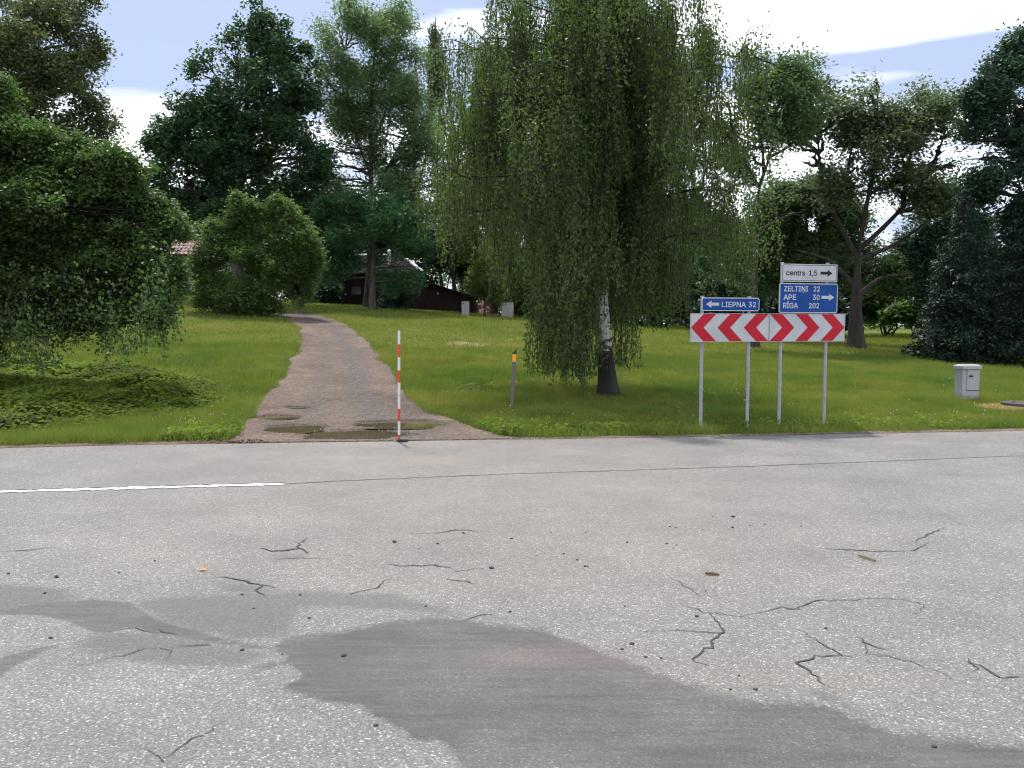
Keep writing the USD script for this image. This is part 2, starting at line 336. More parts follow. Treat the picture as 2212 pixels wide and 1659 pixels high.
# birch bark: white with black bands and a black, furrowed foot
M["birch_bark"] = mat("birch_bark", {
    "g": ("geometry", {}), "tc": ("texture_coordinate", {}), "sx": ("separate_xyz", {}), "mp": ("mapping", {"scale": (3.5, 3.5, 7.5)}), "n": ("noise_texture", {"scale": 1.6, "detail": 5.0, "roughness": 0.65}),
    "mp2": ("mapping", {"scale": (7, 7, 1.3)}), "n2": ("noise_texture", {"scale": 2.2, "detail": 5.0, "roughness": 0.7}),
    "low": ("map_range", {"from_min": 0.35, "from_max": 1.05, "to_min": 0.42, "to_max": 0.0}), "ad": ("math", {"math_type": "subtract"}),
    "r": ("rgb_ramp", {"ramp": [(0.36, (0.016, 0.013, 0.012)), (0.46, (0.09, 0.08, 0.075)), (0.50, (0.46, 0.45, 0.43)), (0.8, (0.62, 0.61, 0.59))]}),
    "b": ("bump", {"strength": 0.8, "distance": 0.03}), "p": ("principled_bsdf", {"roughness": 0.8, "specular_ior_level": 0.25})},
    [("tc.object", "sx.vector"), ("tc.object", "mp.vector"), ("mp.vector", "n.vector"), ("tc.object", "mp2.vector"), ("mp2.vector", "n2.vector"), ("sx.z", "low.value"), ("n.fac", "ad.value1"), ("low.result", "ad.value2"), ("ad.value", "r.fac"), ("r.color", "p.base_color"), ("n2.fac", "b.height"), ("b.normal", "p.normal")])

LF = {
    "birch": leaf_mat("leaf_birch", (0.065, 0.103, 0.029), (0.131, 0.177, 0.050), (0.231, 0.269, 0.072), 0.35),
    "birch_light": leaf_mat("leaf_birch_light", (0.090, 0.116, 0.032), (0.162, 0.195, 0.052), (0.259, 0.268, 0.076), 0.4),
    "maple": leaf_mat("leaf_maple", (0.043, 0.085, 0.041), (0.075, 0.132, 0.058), (0.123, 0.192, 0.080), 0.22, tmul=1.1),
    "linden": leaf_mat("leaf_linden", (0.075, 0.093, 0.046), (0.128, 0.153, 0.070), (0.197, 0.216, 0.093), 0.3),
    "ash": leaf_mat("leaf_ash", (0.093, 0.141, 0.075), (0.176, 0.237, 0.116), (0.290, 0.351, 0.176), 0.4),
    "pear": leaf_mat("leaf_pear", (0.073, 0.119, 0.040), (0.125, 0.188, 0.057), (0.216, 0.278, 0.081), 0.38),
    "rowan": leaf_mat("leaf_rowan", (0.054, 0.118, 0.054), (0.095, 0.186, 0.078), (0.154, 0.258, 0.103), 0.33),
    "oak": leaf_mat("leaf_oak", (0.062, 0.099, 0.046), (0.114, 0.162, 0.075), (0.176, 0.237, 0.103), 0.3),
    "rusty": leaf_mat("leaf_rusty", (0.081, 0.110, 0.064), (0.129, 0.169, 0.092), (0.189, 0.226, 0.127), 0.3),
    "dark": leaf_mat("leaf_dark", (0.035, 0.071, 0.046), (0.065, 0.114, 0.071), (0.104, 0.164, 0.090), 0.2, tmul=1.0),
    "spruce": leaf_mat("needle_spruce", (0.022, 0.044, 0.029), (0.041, 0.076, 0.044), (0.068, 0.112, 0.064), 0.08, tmul=0.8),
    "front": leaf_mat("leaf_front", (0.064, 0.106, 0.037), (0.108, 0.166, 0.053), (0.172, 0.235, 0.068), 0.38, rough=0.5, spec=0.18, tmul=1.35),
    "shrub": leaf_mat("leaf_shrub", (0.059, 0.101, 0.032), (0.101, 0.155, 0.049), (0.163, 0.229, 0.066), 0.4),
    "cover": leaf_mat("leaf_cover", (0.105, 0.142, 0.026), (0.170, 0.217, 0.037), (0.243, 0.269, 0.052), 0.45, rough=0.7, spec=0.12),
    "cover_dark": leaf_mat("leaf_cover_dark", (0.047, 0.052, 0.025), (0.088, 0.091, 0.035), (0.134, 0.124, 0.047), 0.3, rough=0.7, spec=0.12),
    "grass": grass_mat("grass_blade", (0.134, 0.211, 0.043), (0.227, 0.268, 0.056), (0.357, 0.318, 0.112)),
    "grass_far": grass_mat("grass_blade_far", (0.159, 0.223, 0.045), (0.240, 0.268, 0.056), (0.348, 0.304, 0.106)),
}

# ================================================================ the setting
# ---- ground: one sheet to the horizon, fine near the lawn
def ground_sheet():
    xs = np.concatenate([-np.geomspace(30, 900, 26)[::-1], np.arange(-29.6, 30, 0.4), np.geomspace(30.5, 900, 26)])
    ys = np.concatenate([-np.geomspace(1, 600, 12)[::-1], np.arange(0, 10.2, 1.0), np.arange(10.4, 58, 0.4), np.geomspace(58.5, 1500, 26)])
    X, Y = np.meshgrid(xs, ys)
    Z = height(X, Y)
    e = Y - edge_y(X)
    Z = np.where(e < 0.0, -0.05, Z)
    pts_ = shapely.points(X.ravel(), Y.ravel())
    ins = np.where(shapely.contains_xy(drive_poly, X.ravel(), Y.ravel()), shapely.distance(drive_poly.boundary, pts_), 0).reshape(X.shape)
    Z = Z - 0.16 * smooth01((ins - 0.1) / 0.5)
    v = np.stack([X, Y, Z], -1).reshape(-1, 3)
    n, m = X.shape
    i = np.arange(n * m).reshape(n, m)
    f = np.stack([i[:-1, :-1], i[:-1, 1:], i[1:, 1:], i[1:, :-1]], -1).reshape(-1, 4)
    return v, f


# ---- road
road = Thing("road", kind="structure")


def zl(pts):   # left half enlargement of the pavement -> survey pixels
    return [(x * 0.5, 950.5 + y * 0.5) for x, y in pts]


def zr(pts):
    return [(1106 + x * 0.5, 950.5 + y * 0.5) for x, y in pts]


def ground_poly(pts):
    return Polygon([flat(*p)[:2] for p in pts]).buffer(0)


film_main = zl([(-600, 700), (0, 735), (200, 700), (420, 690), (560, 705), (620, 750), (720, 790), (900, 840), (1060, 880), (1190, 890), (1230, 860), (1400, 812), (1550, 785), (1680, 770), (1690, 735), (1760, 720), (1950, 745), (2060, 775)]) \
    + zr([(0, 790), (150, 800), (260, 850), (420, 905), (560, 950), (690, 1000), (840, 1050), (1000, 1085), (1180, 1085), (1260, 1085), (1330, 1130), (1450, 1180), (1600, 1212), (1750, 1235), (1900, 1250), (2300, 1300), (3200, 1420), (3400, 2300)]) \
    + zl([(3200, 2100), (2800, 1800), (2300, 1560), (2010, 1400), (1930, 1290), (1850, 1290), (1790, 1295), (1765, 1250), (1690, 1228), (1620, 1185), (1565, 1142), (1440, 1133), (1340, 1112), (1300, 1092), (1205, 1078), (1268, 1030), (1195, 1000), (1135, 1016), (1062, 1012), (1080, 965), (1180, 935), (1100, 905), (950, 880), (700, 840), (560, 800), (440, 835), (300, 800), (180, 770), (0, 765), (-600, 760)])
film_arc = zl([(-300, 1060), (0, 950), (60, 925), (130, 900), (200, 880), (300, 878), (240, 898), (150, 925), (70, 965), (0, 1010), (-300, 1200)])
grey_areas = [zl([(560, 690), (900, 670), (1300, 650), (1700, 660), (1900, 720), (2060, 770), (1700, 735), (1300, 720), (1250, 860), (1000, 860), (700, 790)]),
              zl([(300, 880), (420, 830), (700, 830), (950, 880), (1180, 920), (1060, 975), (800, 985), (560, 960), (350, 905)]),
              zl([(-400, 600), (0, 620), (300, 640), (360, 690), (0, 735), (-400, 700)]),
              zr([(-120, 400), (200, 375), (420, 365), (600, 375), (640, 405), (500, 428), (200, 430), (-120, 420)]),
              zr([(780, 370), (900, 345), (1060, 330), (1150, 300), (1300, 290), (1480, 300), (1420, 345), (1200, 355), (1000, 385), (850, 390)]),
              zr([(480, 530), (700, 510), (930, 490), (1000, 525), (800, 548), (560, 552)]),
              zl([(930, 610), (1080, 620), (1250, 650), (1100, 670), (950, 650)]),
              zl([(1160, 490), (1330, 490), (1300, 520), (1180, 530)]),
              zr([(1250, 1085), (1380, 1065), (1330, 1040), (1400, 1110), (1560, 1190), (1750, 1215), (1500, 1200), (1350, 1140)]),
              zr([(1700, 1260), (1900, 1330), (2120, 1417), (1960, 1417), (1760, 1320), (1640, 1260)])]
pale_areas = [zl([(1380, 725), (1560, 715), (1670, 755), (1640, 780), (1500, 790), (1450, 815), (1330, 770)]),
              zl([(1800, 815), (1960, 830), (2212, 830), (2400, 850), (2300, 885), (1960, 870), (1860, 855)]),
              zl([(1200, 945), (1320, 945), (1370, 970), (1280, 985), (1210, 975)]),
              zl([(-200, 790), (90, 775), (190, 810), (220, 850), (100, 870), (-200, 880)])]


def road_sheet():
    xs = np.concatenate([-np.geomspace(9.2, 150, 40)[::-1], np.arange(-9.0, 9.5, 0.05), np.geomspace(9.7, 150, 40)])
    vs = np.concatenate([-np.geomspace(0.4, 22, 16)[::-1], np.arange(0, 10.0, 0.055)])
    X = np.repeat(xs[None], len(vs) + 1, 0)
    ye = edge_y(xs) + 0.05 * (meshkit.noise(np.stack([xs * 2.2, 0 * xs, 0 * xs], -1), 3) - 0.5)
    near = 2.6 + np.clip((np.abs(xs) - 9), 0, 400) * 0.0
    base = near[None] + vs[:, None]
    last = np.maximum(ye, -1e9)
    t = (vs - vs[0]) / (vs[-1] - vs[0])
    Y = np.where((vs[:, None] < 7.5), base, 0)
    # the last rows close up to the edge of the road
    k0 = np.searchsorted(vs, 7.5)
    y0 = near + 7.5
    u = np.linspace(0, 1, len(vs) - k0 + 1)
    Y = np.vstack([base[:k0], y0[None] + u[:, None] * (ye - y0)[None]])
    Y = np.where(Y > ye[None], ye[None] - 0.0005 * np.arange(len(Y), 0, -1)[:, None], Y)
    Z = np.zeros_like(Y)
    v = np.stack([X, Y, Z], -1)
    n, m = Y.shape
    i = np.arange(n * m).reshape(n, m)
    f = np.stack([i[:-1, :-1], i[:-1, 1:], i[1:, 1:], i[1:, :-1]], -1).reshape(-1, 4)
    return v.reshape(-1, 3), f


rv, rf = arr(road_sheet())
rf = rf[np.abs(np.cross(rv[rf[:, 1]] - rv[rf[:, 0]], rv[rf[:, 2]] - rv[rf[:, 0]])[:, 2]) > 1e-9]
apath = free(road.path, "asphalt")
amesh = usdkit.mesh(stage, apath, (rv, rf), M["asphalt"], smooth=True)


def signed(polys, P, sharp):
    out = np.full(len(P), -9.0)
    for q in polys:
        if q.is_empty:
            continue
        pts = shapely.points(P[:, 0], P[:, 1])
        d = shapely.distance(q.boundary, pts)
        out = np.maximum(out, np.where(shapely.contains_xy(q, P[:, 0], P[:, 1]), d, -d))
    return np.clip(0.5 + out / sharp, 0, 1)


film = np.maximum(signed([ground_poly(film_main)], rv, 0.30), signed([ground_poly(film_arc)], rv, 0.32))
pale = signed([ground_poly(p) for p in pale_areas], rv, 0.45)
film = np.clip(film - 0.55 * pale, 0, 1)
# towards the far side the film wears away gradually
up_line = np.array([flat(*p)[:2] for p in zl([(1230, 860), (1400, 812), (1680, 760), (1950, 745), (2060, 775)]) + zr([(150, 800), (420, 905), (690, 1000), (1000, 1085), (1260, 1085), (1600, 1212), (1900, 1250), (2300, 1300), (3200, 1420)])])
order = np.argsort(up_line[:, 0])
gone = np.interp(rv[:, 0], up_line[order, 0], up_line[order, 1]) - rv[:, 1]
film = np.where(rv[:, 0] > -1.0, np.minimum(film, np.clip(0.38 + gone / 0.9, 0, 1)), film)
film = film * (0.95 + 0.24 * meshkit.fbm(np.c_[rv[:, :2] * [0.9, 1.6], 0 * rv[:, 0]], 3, 51))
grey = np.maximum(signed([ground_poly(p) for k_, p in enumerate(grey_areas) if k_ not in (3, 4, 5)], rv, 0.45), 0.5 * signed([ground_poly(grey_areas[k_]) for k_ in (3, 4, 5)], rv, 0.6))
# tan dust carried out of the driveway, and along the far edge
dust = 0.30 * np.exp(-(((rv[:, 0] + 0.3) / 3.2) ** 2 + ((rv[:, 1] - 9.2) / 3.4) ** 2)) + 0.10 * np.exp(-(((rv[:, 0] - 0.6) / 2.2) ** 2 + ((rv[:, 1] - 6.2) / 1.3) ** 2))
ee = edge_y(rv[:, 0]) - rv[:, 1]
dust += 0.65 * np.exp(-np.maximum(ee, 0) / 0.16) * np.clip(1.2 - 0.10 * np.maximum(rv[:, 0] - 1, 0), 0.15, 1) * (rv[:, 0] > -30)
dp = flat(940, 991)
dust += 0.5 * np.exp(-(((rv[:, 0] - dp[0]) / 0.55) ** 2 + ((rv[:, 1] - dp[1]) / 0.22) ** 2))
for q in ((620, 1204, 0.18, 0.10), (1000, 1262, 0.5, 0.12), (1240, 1420, 0.9, 0.12), (1700, 1470, 0.8, 0.14)):
    c = flat(q[0], q[1]); dust += 0.20 * np.exp(-(((rv[:, 0] - c[0]) / q[2]) ** 2 + ((rv[:, 1] - c[1]) / q[3]) ** 2))
wear = np.stack([film, np.clip(dust, 0, 1), grey], -1)
UsdGeom.PrimvarsAPI(amesh).CreatePrimvar("wear", Sdf.ValueTypeNames.Color3fArray, "vertex").Set(Vt.Vec3fArray.FromNumpy(wear.astype(np.float32)))


def ribbon(pts, widths, z, jitter=0.0, step=0.06, seed=0):
    """A thin ragged strip along ground points."""
    rng = np.random.default_rng(seed)
    P = np.array([p[:2] for p in pts])
    d = np.concatenate([[0], np.cumsum(np.linalg.norm(np.diff(P, axis=0), axis=1))])
    s = np.linspace(0, d[-1], max(3, int(d[-1] / step)))
    C = np.stack([np.interp(s, d, P[:, 0]), np.interp(s, d, P[:, 1])], -1)
    W = np.interp(s, d, np.broadcast_to(widths, len(P)) if np.ndim(widths) == 0 else widths)
    C = C + rng.normal(0, 1, C.shape) * jitter
    T = np.gradient(C, axis=0); T /= np.maximum(np.linalg.norm(T, axis=1, keepdims=True), 1e-9)
    Nn = np.stack([-T[:, 1], T[:, 0]], -1)
    k = rng.uniform(0.45, 1.2, (2, len(s))) if jitter else np.ones((2, len(s)))
    A, B = C + Nn * (W * k[0] / 2)[:, None], C - Nn * (W * k[1] / 2)[:, None]
    v = np.concatenate([np.c_[A, np.full(len(A), z)], np.c_[B, np.full(len(B), z)]])
    n = len(s); i = np.arange(n - 1)
    return v, np.stack([i + n, i + n + 1, i + 1, i], -1)


cracks = [(zr([(725, 710), (800, 735), (850, 750), (910, 745)]), 0.014), (zr([(850, 750), (890, 790), (920, 825), (880, 855), (860, 890), (800, 930), (780, 955), (850, 975)]), 0.026),
          (zr([(965, 765), (1100, 740), (1160, 720), (1200, 735), (1320, 695), (1440, 695), (1570, 685), (1710, 685)]), 0.018), (zr([(1445, 930), (1400, 930), (1300, 945), (1215, 965), (1280, 995), (1310, 1030), (1370, 1070)]), 0.024),
          (zr([(1480, 850), (1550, 885), (1620, 910)]), 0.018), (zr([(1580, 920), (1650, 945), (1740, 960)]), 0.014), (zr([(1970, 950), (2040, 990), (2110, 1030), (2212, 1030)]), 0.026), (zr([(1350, 470), (1450, 475), (1600, 482), (1750, 480)]), 0.03),
          (zr([(1745, 440), (1800, 410), (1870, 380)]), 0.024), (zr([(690, 595), (760, 640), (820, 680)]), 0.012), (zr([(880, 868), (955, 875)]), 0.012),
          (zl([(0, 485), (120, 475), (250, 465)]), 0.022), (zl([(1125, 470), (1180, 482), (1250, 478), (1300, 470), (1335, 490)]), 0.05), (zl([(930, 590), (1000, 600), (1060, 610), (1120, 630), (1200, 640)]), 0.032),
          (zl([(1500, 665), (1570, 655), (1640, 630), (1680, 600)]), 0.02), (zl([(345, 975), (460, 950), (560, 925), (620, 905), (700, 900)]), 0.012), (zl([(450, 835), (530, 815), (600, 810), (620, 830), (680, 835)]), 0.014),
          (zl([(680, 820), (720, 830), (780, 840)]), 0.02), (zl([(780, 890), (850, 885), (915, 890)]), 0.018), (zl([(685, 1400), (760, 1335), (820, 1300), (890, 1265), (960, 1220)]), 0.011),
          (zl([(1460, 495), (1530, 505)]), 0.03), (zl([(1670, 540), (1760, 545), (1850, 543), (1900, 540)]), 0.03), (zl([(1935, 600), (2000, 610), (2060, 625)]), 0.024), (zl([(1945, 570), (2010, 560), (2100, 560)]), 0.016),
          (zl([(1790, 405), (1900, 402), (1960, 390), (2050, 392), (2110, 396)]), 0.024), (zl([(1180, 515), (1300, 512), (1420, 513)]), 0.018), (zl([(2020, 775), (2080, 755), (2130, 755)]), 0.022)]
for k, (pts, w) in enumerate(cracks):
    g = [flat(*p) for p in pts]
    n = len(g)
    ws = 0.70 * w * np.interp(np.arange(n), [0, (n - 1) / 2, n - 1], [0.25, 1.0, 0.25])
    road.part("crack", ribbon(g, ws, 0.004, jitter=0.009, step=0.035, seed=k), M["crack"])
rng = np.random.default_rng(404)
for k in (0, 1, 2, 3, 4, 5, 6, 7, 12, 13, 15, 19, 21):
    g = np.array([flat(*p) for p in cracks[k][0]])
    for _ in range(1):
        q = rng.integers(0, len(g) - 1)
        a_ = g[q] + (g[q + 1] - g[q]) * rng.uniform(0.1, 0.9)
        d_ = g[q + 1] - g[q]
        th = math.atan2(d_[1], d_[0]) + rng.choice([-1, 1]) * rng.uniform(0.5, 1.2)
        L_ = rng.uniform(0.12, 0.5)
        mid_ = a_ + [math.cos(th) * L_ * 0.5, math.sin(th) * L_ * 0.5, 0] + rng.normal(0, 0.02, 3) * [1, 1, 0]
        end_ = a_ + [math.cos(th + rng.normal(0, 0.35)) * L_, math.sin(th + rng.normal(0, 0.35)) * L_, 0]
        road.part("crack", ribbon([a_, mid_, end_], cracks[k][1] * 0.42 * np.array([1, 0.7, 0.15]), 0.0038, jitter=0.008, step=0.03, seed=300 + k), M["crack"])
seam = [flat(*p) for p in ((615, 1046), (760, 1038), (1106, 1024), (1350, 1016.5), (1606, 1008), (1900, 997), (2212, 984.5), (2500, 974))]
road.part("seam", ribbon(seam, 0.020, 0.004, jitter=0.007, step=0.08, seed=90), M["crack"])
line_c = [flat(*p) for p in ((-500, 1077), (0, 1063), (300, 1054.5), (612, 1046))]
road.part("lane_marking", ribbon(line_c, 0.135, 0.005, jitter=0.0008, step=0.05, seed=92), M["white_line"])
road.part("lane_edge", ribbon([p + [0, 0.075, 0] for p in line_c], 0.035, 0.004, jitter=0.004, step=0.08, seed=91), M["crack"])

# ---- driveway
dl = [(470, 957.5), (505, 945), (533, 905), (560, 865), (600, 820), (632, 780), (650, 740), (648, 712), (628, 694), (596, 683), (560, 676)]
dr = [(1120, 947.5), (1060, 934), (1000, 915), (915, 880), (870, 840), (845, 800), (815, 760), (775, 720), (735, 695), (700, 683), (640, 674)]
DLg, DRg = np.array([on_land(*p) for p in dl]), np.array([on_land(*p) for p in dr])
DLg[0] = [*flat(470, 959)[:2], 0]; DRg[0] = [*flat(1125, 949)[:2], 0]
PUD = [(597, 902, 42, 5.0, "small greenish puddle farthest up the left side of the driveway mouth"), (634, 926, 54, 8.2, "brown puddle in the left rut of the driveway mouth"),
       (772, 940, 86, 9.5, "largest muddy puddle, left of the striped pole, nearest the asphalt"), (872, 916, 84, 8.5, "long olive puddle lying behind the striped pole"), (640, 881, 24, 2.0, "tiny puddle shining pale, the uppermost on the driveway")]
for (px, py, w, h_, _) in PUD:
    c, up_, dn_ = on_land(px, py), on_land(px, py - h_), on_land(px, py + h_)
    HOLLOWS.append((c[0], c[1], w * c[1] / FOC, (up_[1] - dn_[1]) / 2, 0.075))


def resample(P, n):
    d = np.concatenate([[0], np.cumsum(np.linalg.norm(np.diff(P[:, :2], axis=0), axis=1))])
    s = np.linspace(0, 1, n) ** 1.7 * d[-1]
    return np.stack([np.interp(s, d, P[:, 0]), np.interp(s, d, P[:, 1])], -1)


nA, nB = 330, 96
A_, B_ = resample(DLg, nA), resample(DRg, nA)
k_ = np.hanning(41); k_ /= k_.sum()
for E, sd in ((A_, 1), (B_, 2)):
    pad = np.pad(E, ((20, 20), (0, 0)), mode="reflect", reflect_type="odd")
    for c_ in (0, 1):
        E[:, c_] = np.convolve(pad[:, c_], k_, "valid")
    E[:, 0] += (meshkit.fbm(np.stack([E[:, 0] * 0 + sd * 9.1, E[:, 1] * 0.8, 0 * E[:, 0]], -1), 4, sd) - 0.5) * 0.34 * np.minimum(np.arange(nA) / 45, 1)
u = np.linspace(0, 1, nB)
XY = A_[:, None] * (1 - u)[None, :, None] + B_[:, None] * u[None, :, None]
w_ = np.clip(1 - np.arange(nA) / 40, 0, 1)[:, None]
XY[..., 1] = XY[..., 1] * (1 - w_) + w_ * (edge_y(XY[..., 0]) - 0.05 + 0.30 * (1 - w_))
rut = np.exp(-((u - 0.3) / 0.09) ** 2) + np.exp(-((u - 0.72) / 0.09) ** 2)
Zd = height(XY[..., 0], XY[..., 1]) + 0.016 - 0.012 * rut[None] * np.minimum(np.arange(nA) / 45, 1)[:, None] - hollow(XY[..., 0], XY[..., 1])
Zd += 0.014 * (meshkit.fbm(np.dstack([XY * 5.0, 0 * XY[..., :1]]), 3, 31) - 0.5) * np.minimum(np.arange(nA) / 20, 1)[:, None]
Zd[0] = 0.004
i = np.arange(nA * nB).reshape(nA, nB)
drive = UsdGeom.Mesh(usdkit.mesh(stage, free("/World", "driveway"), arr((np.dstack([XY, Zd]).reshape(-1, 3), np.stack([i[:-1, :-1], i[:-1, 1:], i[1:, 1:], i[1:, :-1]], -1).reshape(-1, 4))), M["dirt"], smooth=True))
trk = np.clip(np.repeat((0.15 + 1.5 * np.exp(-((u - 0.66) / 0.12) ** 2) + 0.9 * np.exp(-((u - 0.36) / 0.09) ** 2))[None], nA, 0) * (0.35 + 1.3 * meshkit.fbm(np.dstack([XY * [1.6, 0.45], 0 * XY[..., :1]]), 4, 41)), 0, 2.2)
wet = np.clip(hollow(XY[..., 0], XY[..., 1]) / 0.02, 0, 1) 
UsdGeom.PrimvarsAPI(drive).CreatePrimvar("track", Sdf.ValueTypeNames.Color3fArray, "vertex").Set(Vt.Vec3fArray.FromNumpy(np.dstack([trk, wet, 0 * wet]).reshape(-1, 3).astype(np.float32)))
tag(drive, kind="structure")
drive_poly = Polygon(np.vstack([A_[::6], B_[::-6]])).buffer(0)

gpath = free("/World", "ground")
usdkit.mesh(stage, gpath, arr(ground_sheet()), M["ground"], smooth=True)
tag(stage.GetPrimAtPath(gpath), kind="structure")


# sandy strip between the asphalt and the grass
vx = np.linspace(-14, flat(520, 956)[0], 160)
vy0 = edge_y(vx) - 0.06
vy1 = edge_y(vx) + 0.10 + 0.22 * meshkit.noise(np.stack([vx * 1.3, 0 * vx, 0 * vx], -1), 8)
v = np.concatenate([np.c_[vx, vy0, np.full(160, 0.004)], np.c_[vx, vy1, height(vx, vy1) + 0.012]])
i = np.arange(159)
wx = np.linspace(flat(1090, 949)[0], 16, 160)
wy1 = edge_y(wx) + 0.02 + 0.20 * meshkit.fbm(np.stack([wx * 2.1, 0 * wx, 0 * wx], -1), 3, 18)
v2 = np.concatenate([np.c_[wx, edge_y(wx) - 0.05 - 0.05 * meshkit.noise(np.stack([wx * 3.1, 0 * wx, 0 * wx], -1), 28), np.full(160, 0.004)], np.c_[wx, wy1, height(wx, wy1) + 0.012]])
usdkit.mesh(stage, free("/World", "verge"), arr(cat([(v, np.stack([i, i + 1, i + 161, i + 160], -1)), (v2, np.stack([i, i + 1, i + 161, i + 160], -1))])), M["dirt"])
tag(stage.GetPrimAtPath("/World/verge"), kind="structure")


# ---- loose gravel on the driveway and along the edge of the asphalt
rng = np.random.default_rng(707)
gr = []
base_ = trimesh.creation.icosphere(0, 1.0)
gv, gf = np.array(base_.vertices), np.array(base_.faces)
for k in range(1500):
    if k < 950:
        a_, b_ = int(nA * rng.uniform(0, 0.75)), rng.integers(2, nB - 2)
        p_ = np.array([*XY[a_, b_], Zd[a_, b_]])
    else:
        x_ = rng.uniform(-8, 9); p_ = np.array([x_, edge_y(x_) - rng.exponential(0.10) + 0.03, 0.004])
    sz = rng.uniform(0.005, 0.013) if k < 950 else rng.uniform(0.004, 0.009)
    gr.append((gv * rng.uniform(0.6, 1.1, 3) * sz + p_, gf))
gp_ = free("/World", "loose_gravel")
usdkit.mesh(stage, gp_, arr(cat(gr)), M["rim_stone"])
tag(stage.GetPrimAtPath(gp_), "loose gravel stones scattered over the driveway and along the asphalt edge", "gravel", kind="stuff")


# ---- puddles
def blob_sheet(c, rx, ry, z, seed, n=48, amp=0.22):
    rng = np.random.default_rng(seed)
    a = np.linspace(0, 2 * np.pi, n, endpoint=False)
    r = 1 + amp * (meshkit.fbm(np.stack([np.cos(a) * 2.2 + seed, np.sin(a) * 2.2, 0 * a], -1), 4) - 0.5) * 2
    v = np.c_[c[0] + np.cos(a) * rx * r, c[1] + np.sin(a) * ry * r, np.full(n, z)]
    v = np.vstack([v, [c[0], c[1], z]])
    i = np.arange(n)
    return v, np.stack([i, (i + 1) % n, np.full(n, n)], -1)


for k, (px, py, w, h_, label) in enumerate(PUD):
    cx, cy, rx, ry, _ = HOLLOWS[k]
    a = np.linspace(0, 2 * np.pi, 40)
    lvl = height(cx + np.cos(a) * rx, cy + np.sin(a) * ry).min() + 0.016 - 0.007
    t = Thing("puddle", (cx, cy, lvl), label, "puddle")
    t.part("water", blob_sheet((cx, cy), rx * 1.55, ry * 1.6, lvl, 11 + k, amp=0.0), M["water"])
    rng = np.random.default_rng(k + 70)
    peb = []
    for _ in range(int(10 + w * 0.35)):
        q = rng.uniform(0, 2 * np.pi)
        s = trimesh.creation.icosphere(0, 1.0)
        s.apply_scale(rng.uniform(0.5, 1.0, 3) * rng.uniform(0.008, 0.018))
        rr = rng.uniform(0.85, 1.5)
        x, y = cx + np.cos(q) * rx * rr, cy + np.sin(q) * ry * rr
        s.apply_translation([x, y, float(height(x, y) + 0.018 - hollow(np.array([x]), np.array([y]))[0])])
        peb.append(s)
    t.part("rim_gravel", cat(peb), M["rim_stone"], kind="stuff")


# ================================================================ leaves and branches
def unit(v):
    return v / np.maximum(np.linalg.norm(v, axis=-1, keepdims=True), 1e-9)


def leaf_quads(P, size, rng, flat_bias=0.6, hang=0.0, width=0.6, simple=False):
    """A rhombic leaf at each point: random facing, a little more often lying flat; hang makes tips point down."""
    n = len(P)
    nrm = rng.normal(0, 1, (n, 3)); nrm[:, 2] += flat_bias * np.sign(nrm[:, 2]) * 1.2
    nrm = unit(nrm)
    ax = rng.normal(0, 1, (n, 3)); ax[:, 2] -= hang
    ax = unit(ax - nrm * (ax * nrm).sum(1, keepdims=True))
    sd = np.cross(nrm, ax)
    L = size * rng.uniform(0.7, 1.3, (n, 1)); W = L * width * 0.5
    if simple:       # far leaves: a pointed triangle
        v = np.stack([P - ax * L * 0.5 + sd * W, P - ax * L * 0.45 - sd * W, P + ax * L * 0.55], 1).reshape(-1, 3)
        return v, np.arange(3 * n).reshape(n, 3)
    v = np.stack([P - ax * L * 0.5, P + sd * W - ax * L * 0.06, P + ax * L * 0.5, P - sd * W - ax * L * 0.06], 1).reshape(-1, 3)
    b = np.arange(n)[:, None] * 4
    return v, np.concatenate([b + [0, 1, 2], b + [0, 2, 3]])


def tube(pts, radii, sides=6):
    P, R = np.asarray(pts, float), np.asarray(radii, float)
    T = unit(np.gradient(P, axis=0))
    ref = np.array([0.31, 0.95, 0.05])
    U = unit(np.cross(T, ref)); V = np.cross(T, U)
    a = np.linspace(0, 2 * np.pi, sides, endpoint=False)
    ring = P[:, None] + R[:, None, None] * (np.cos(a)[None, :, None] * U[:, None] + np.sin(a)[None, :, None] * V[:, None])
    n = len(P)
    i = np.arange(n * sides).reshape(n, sides); j = np.roll(i, -1, 1)
    f = np.stack([i[:-1], j[:-1], j[1:], i[1:]], -1).reshape(-1, 4)
    return ring.reshape(-1, 3), np.vstack([f[:, [0, 1, 2]], f[:, [0, 2, 3]]])


def curve(a, b, bend, n, rng, wob=0.0):
    t = np.linspace(0, 1, n)[:, None]
    m = (np.asarray(a) + b) / 2 + bend
    p = (1 - t) ** 2 * a + 2 * t * (1 - t) * m + t * t * np.asarray(b)
    w = rng.normal(0, wob, (n, 3)); w[0] = 0
    return p + w


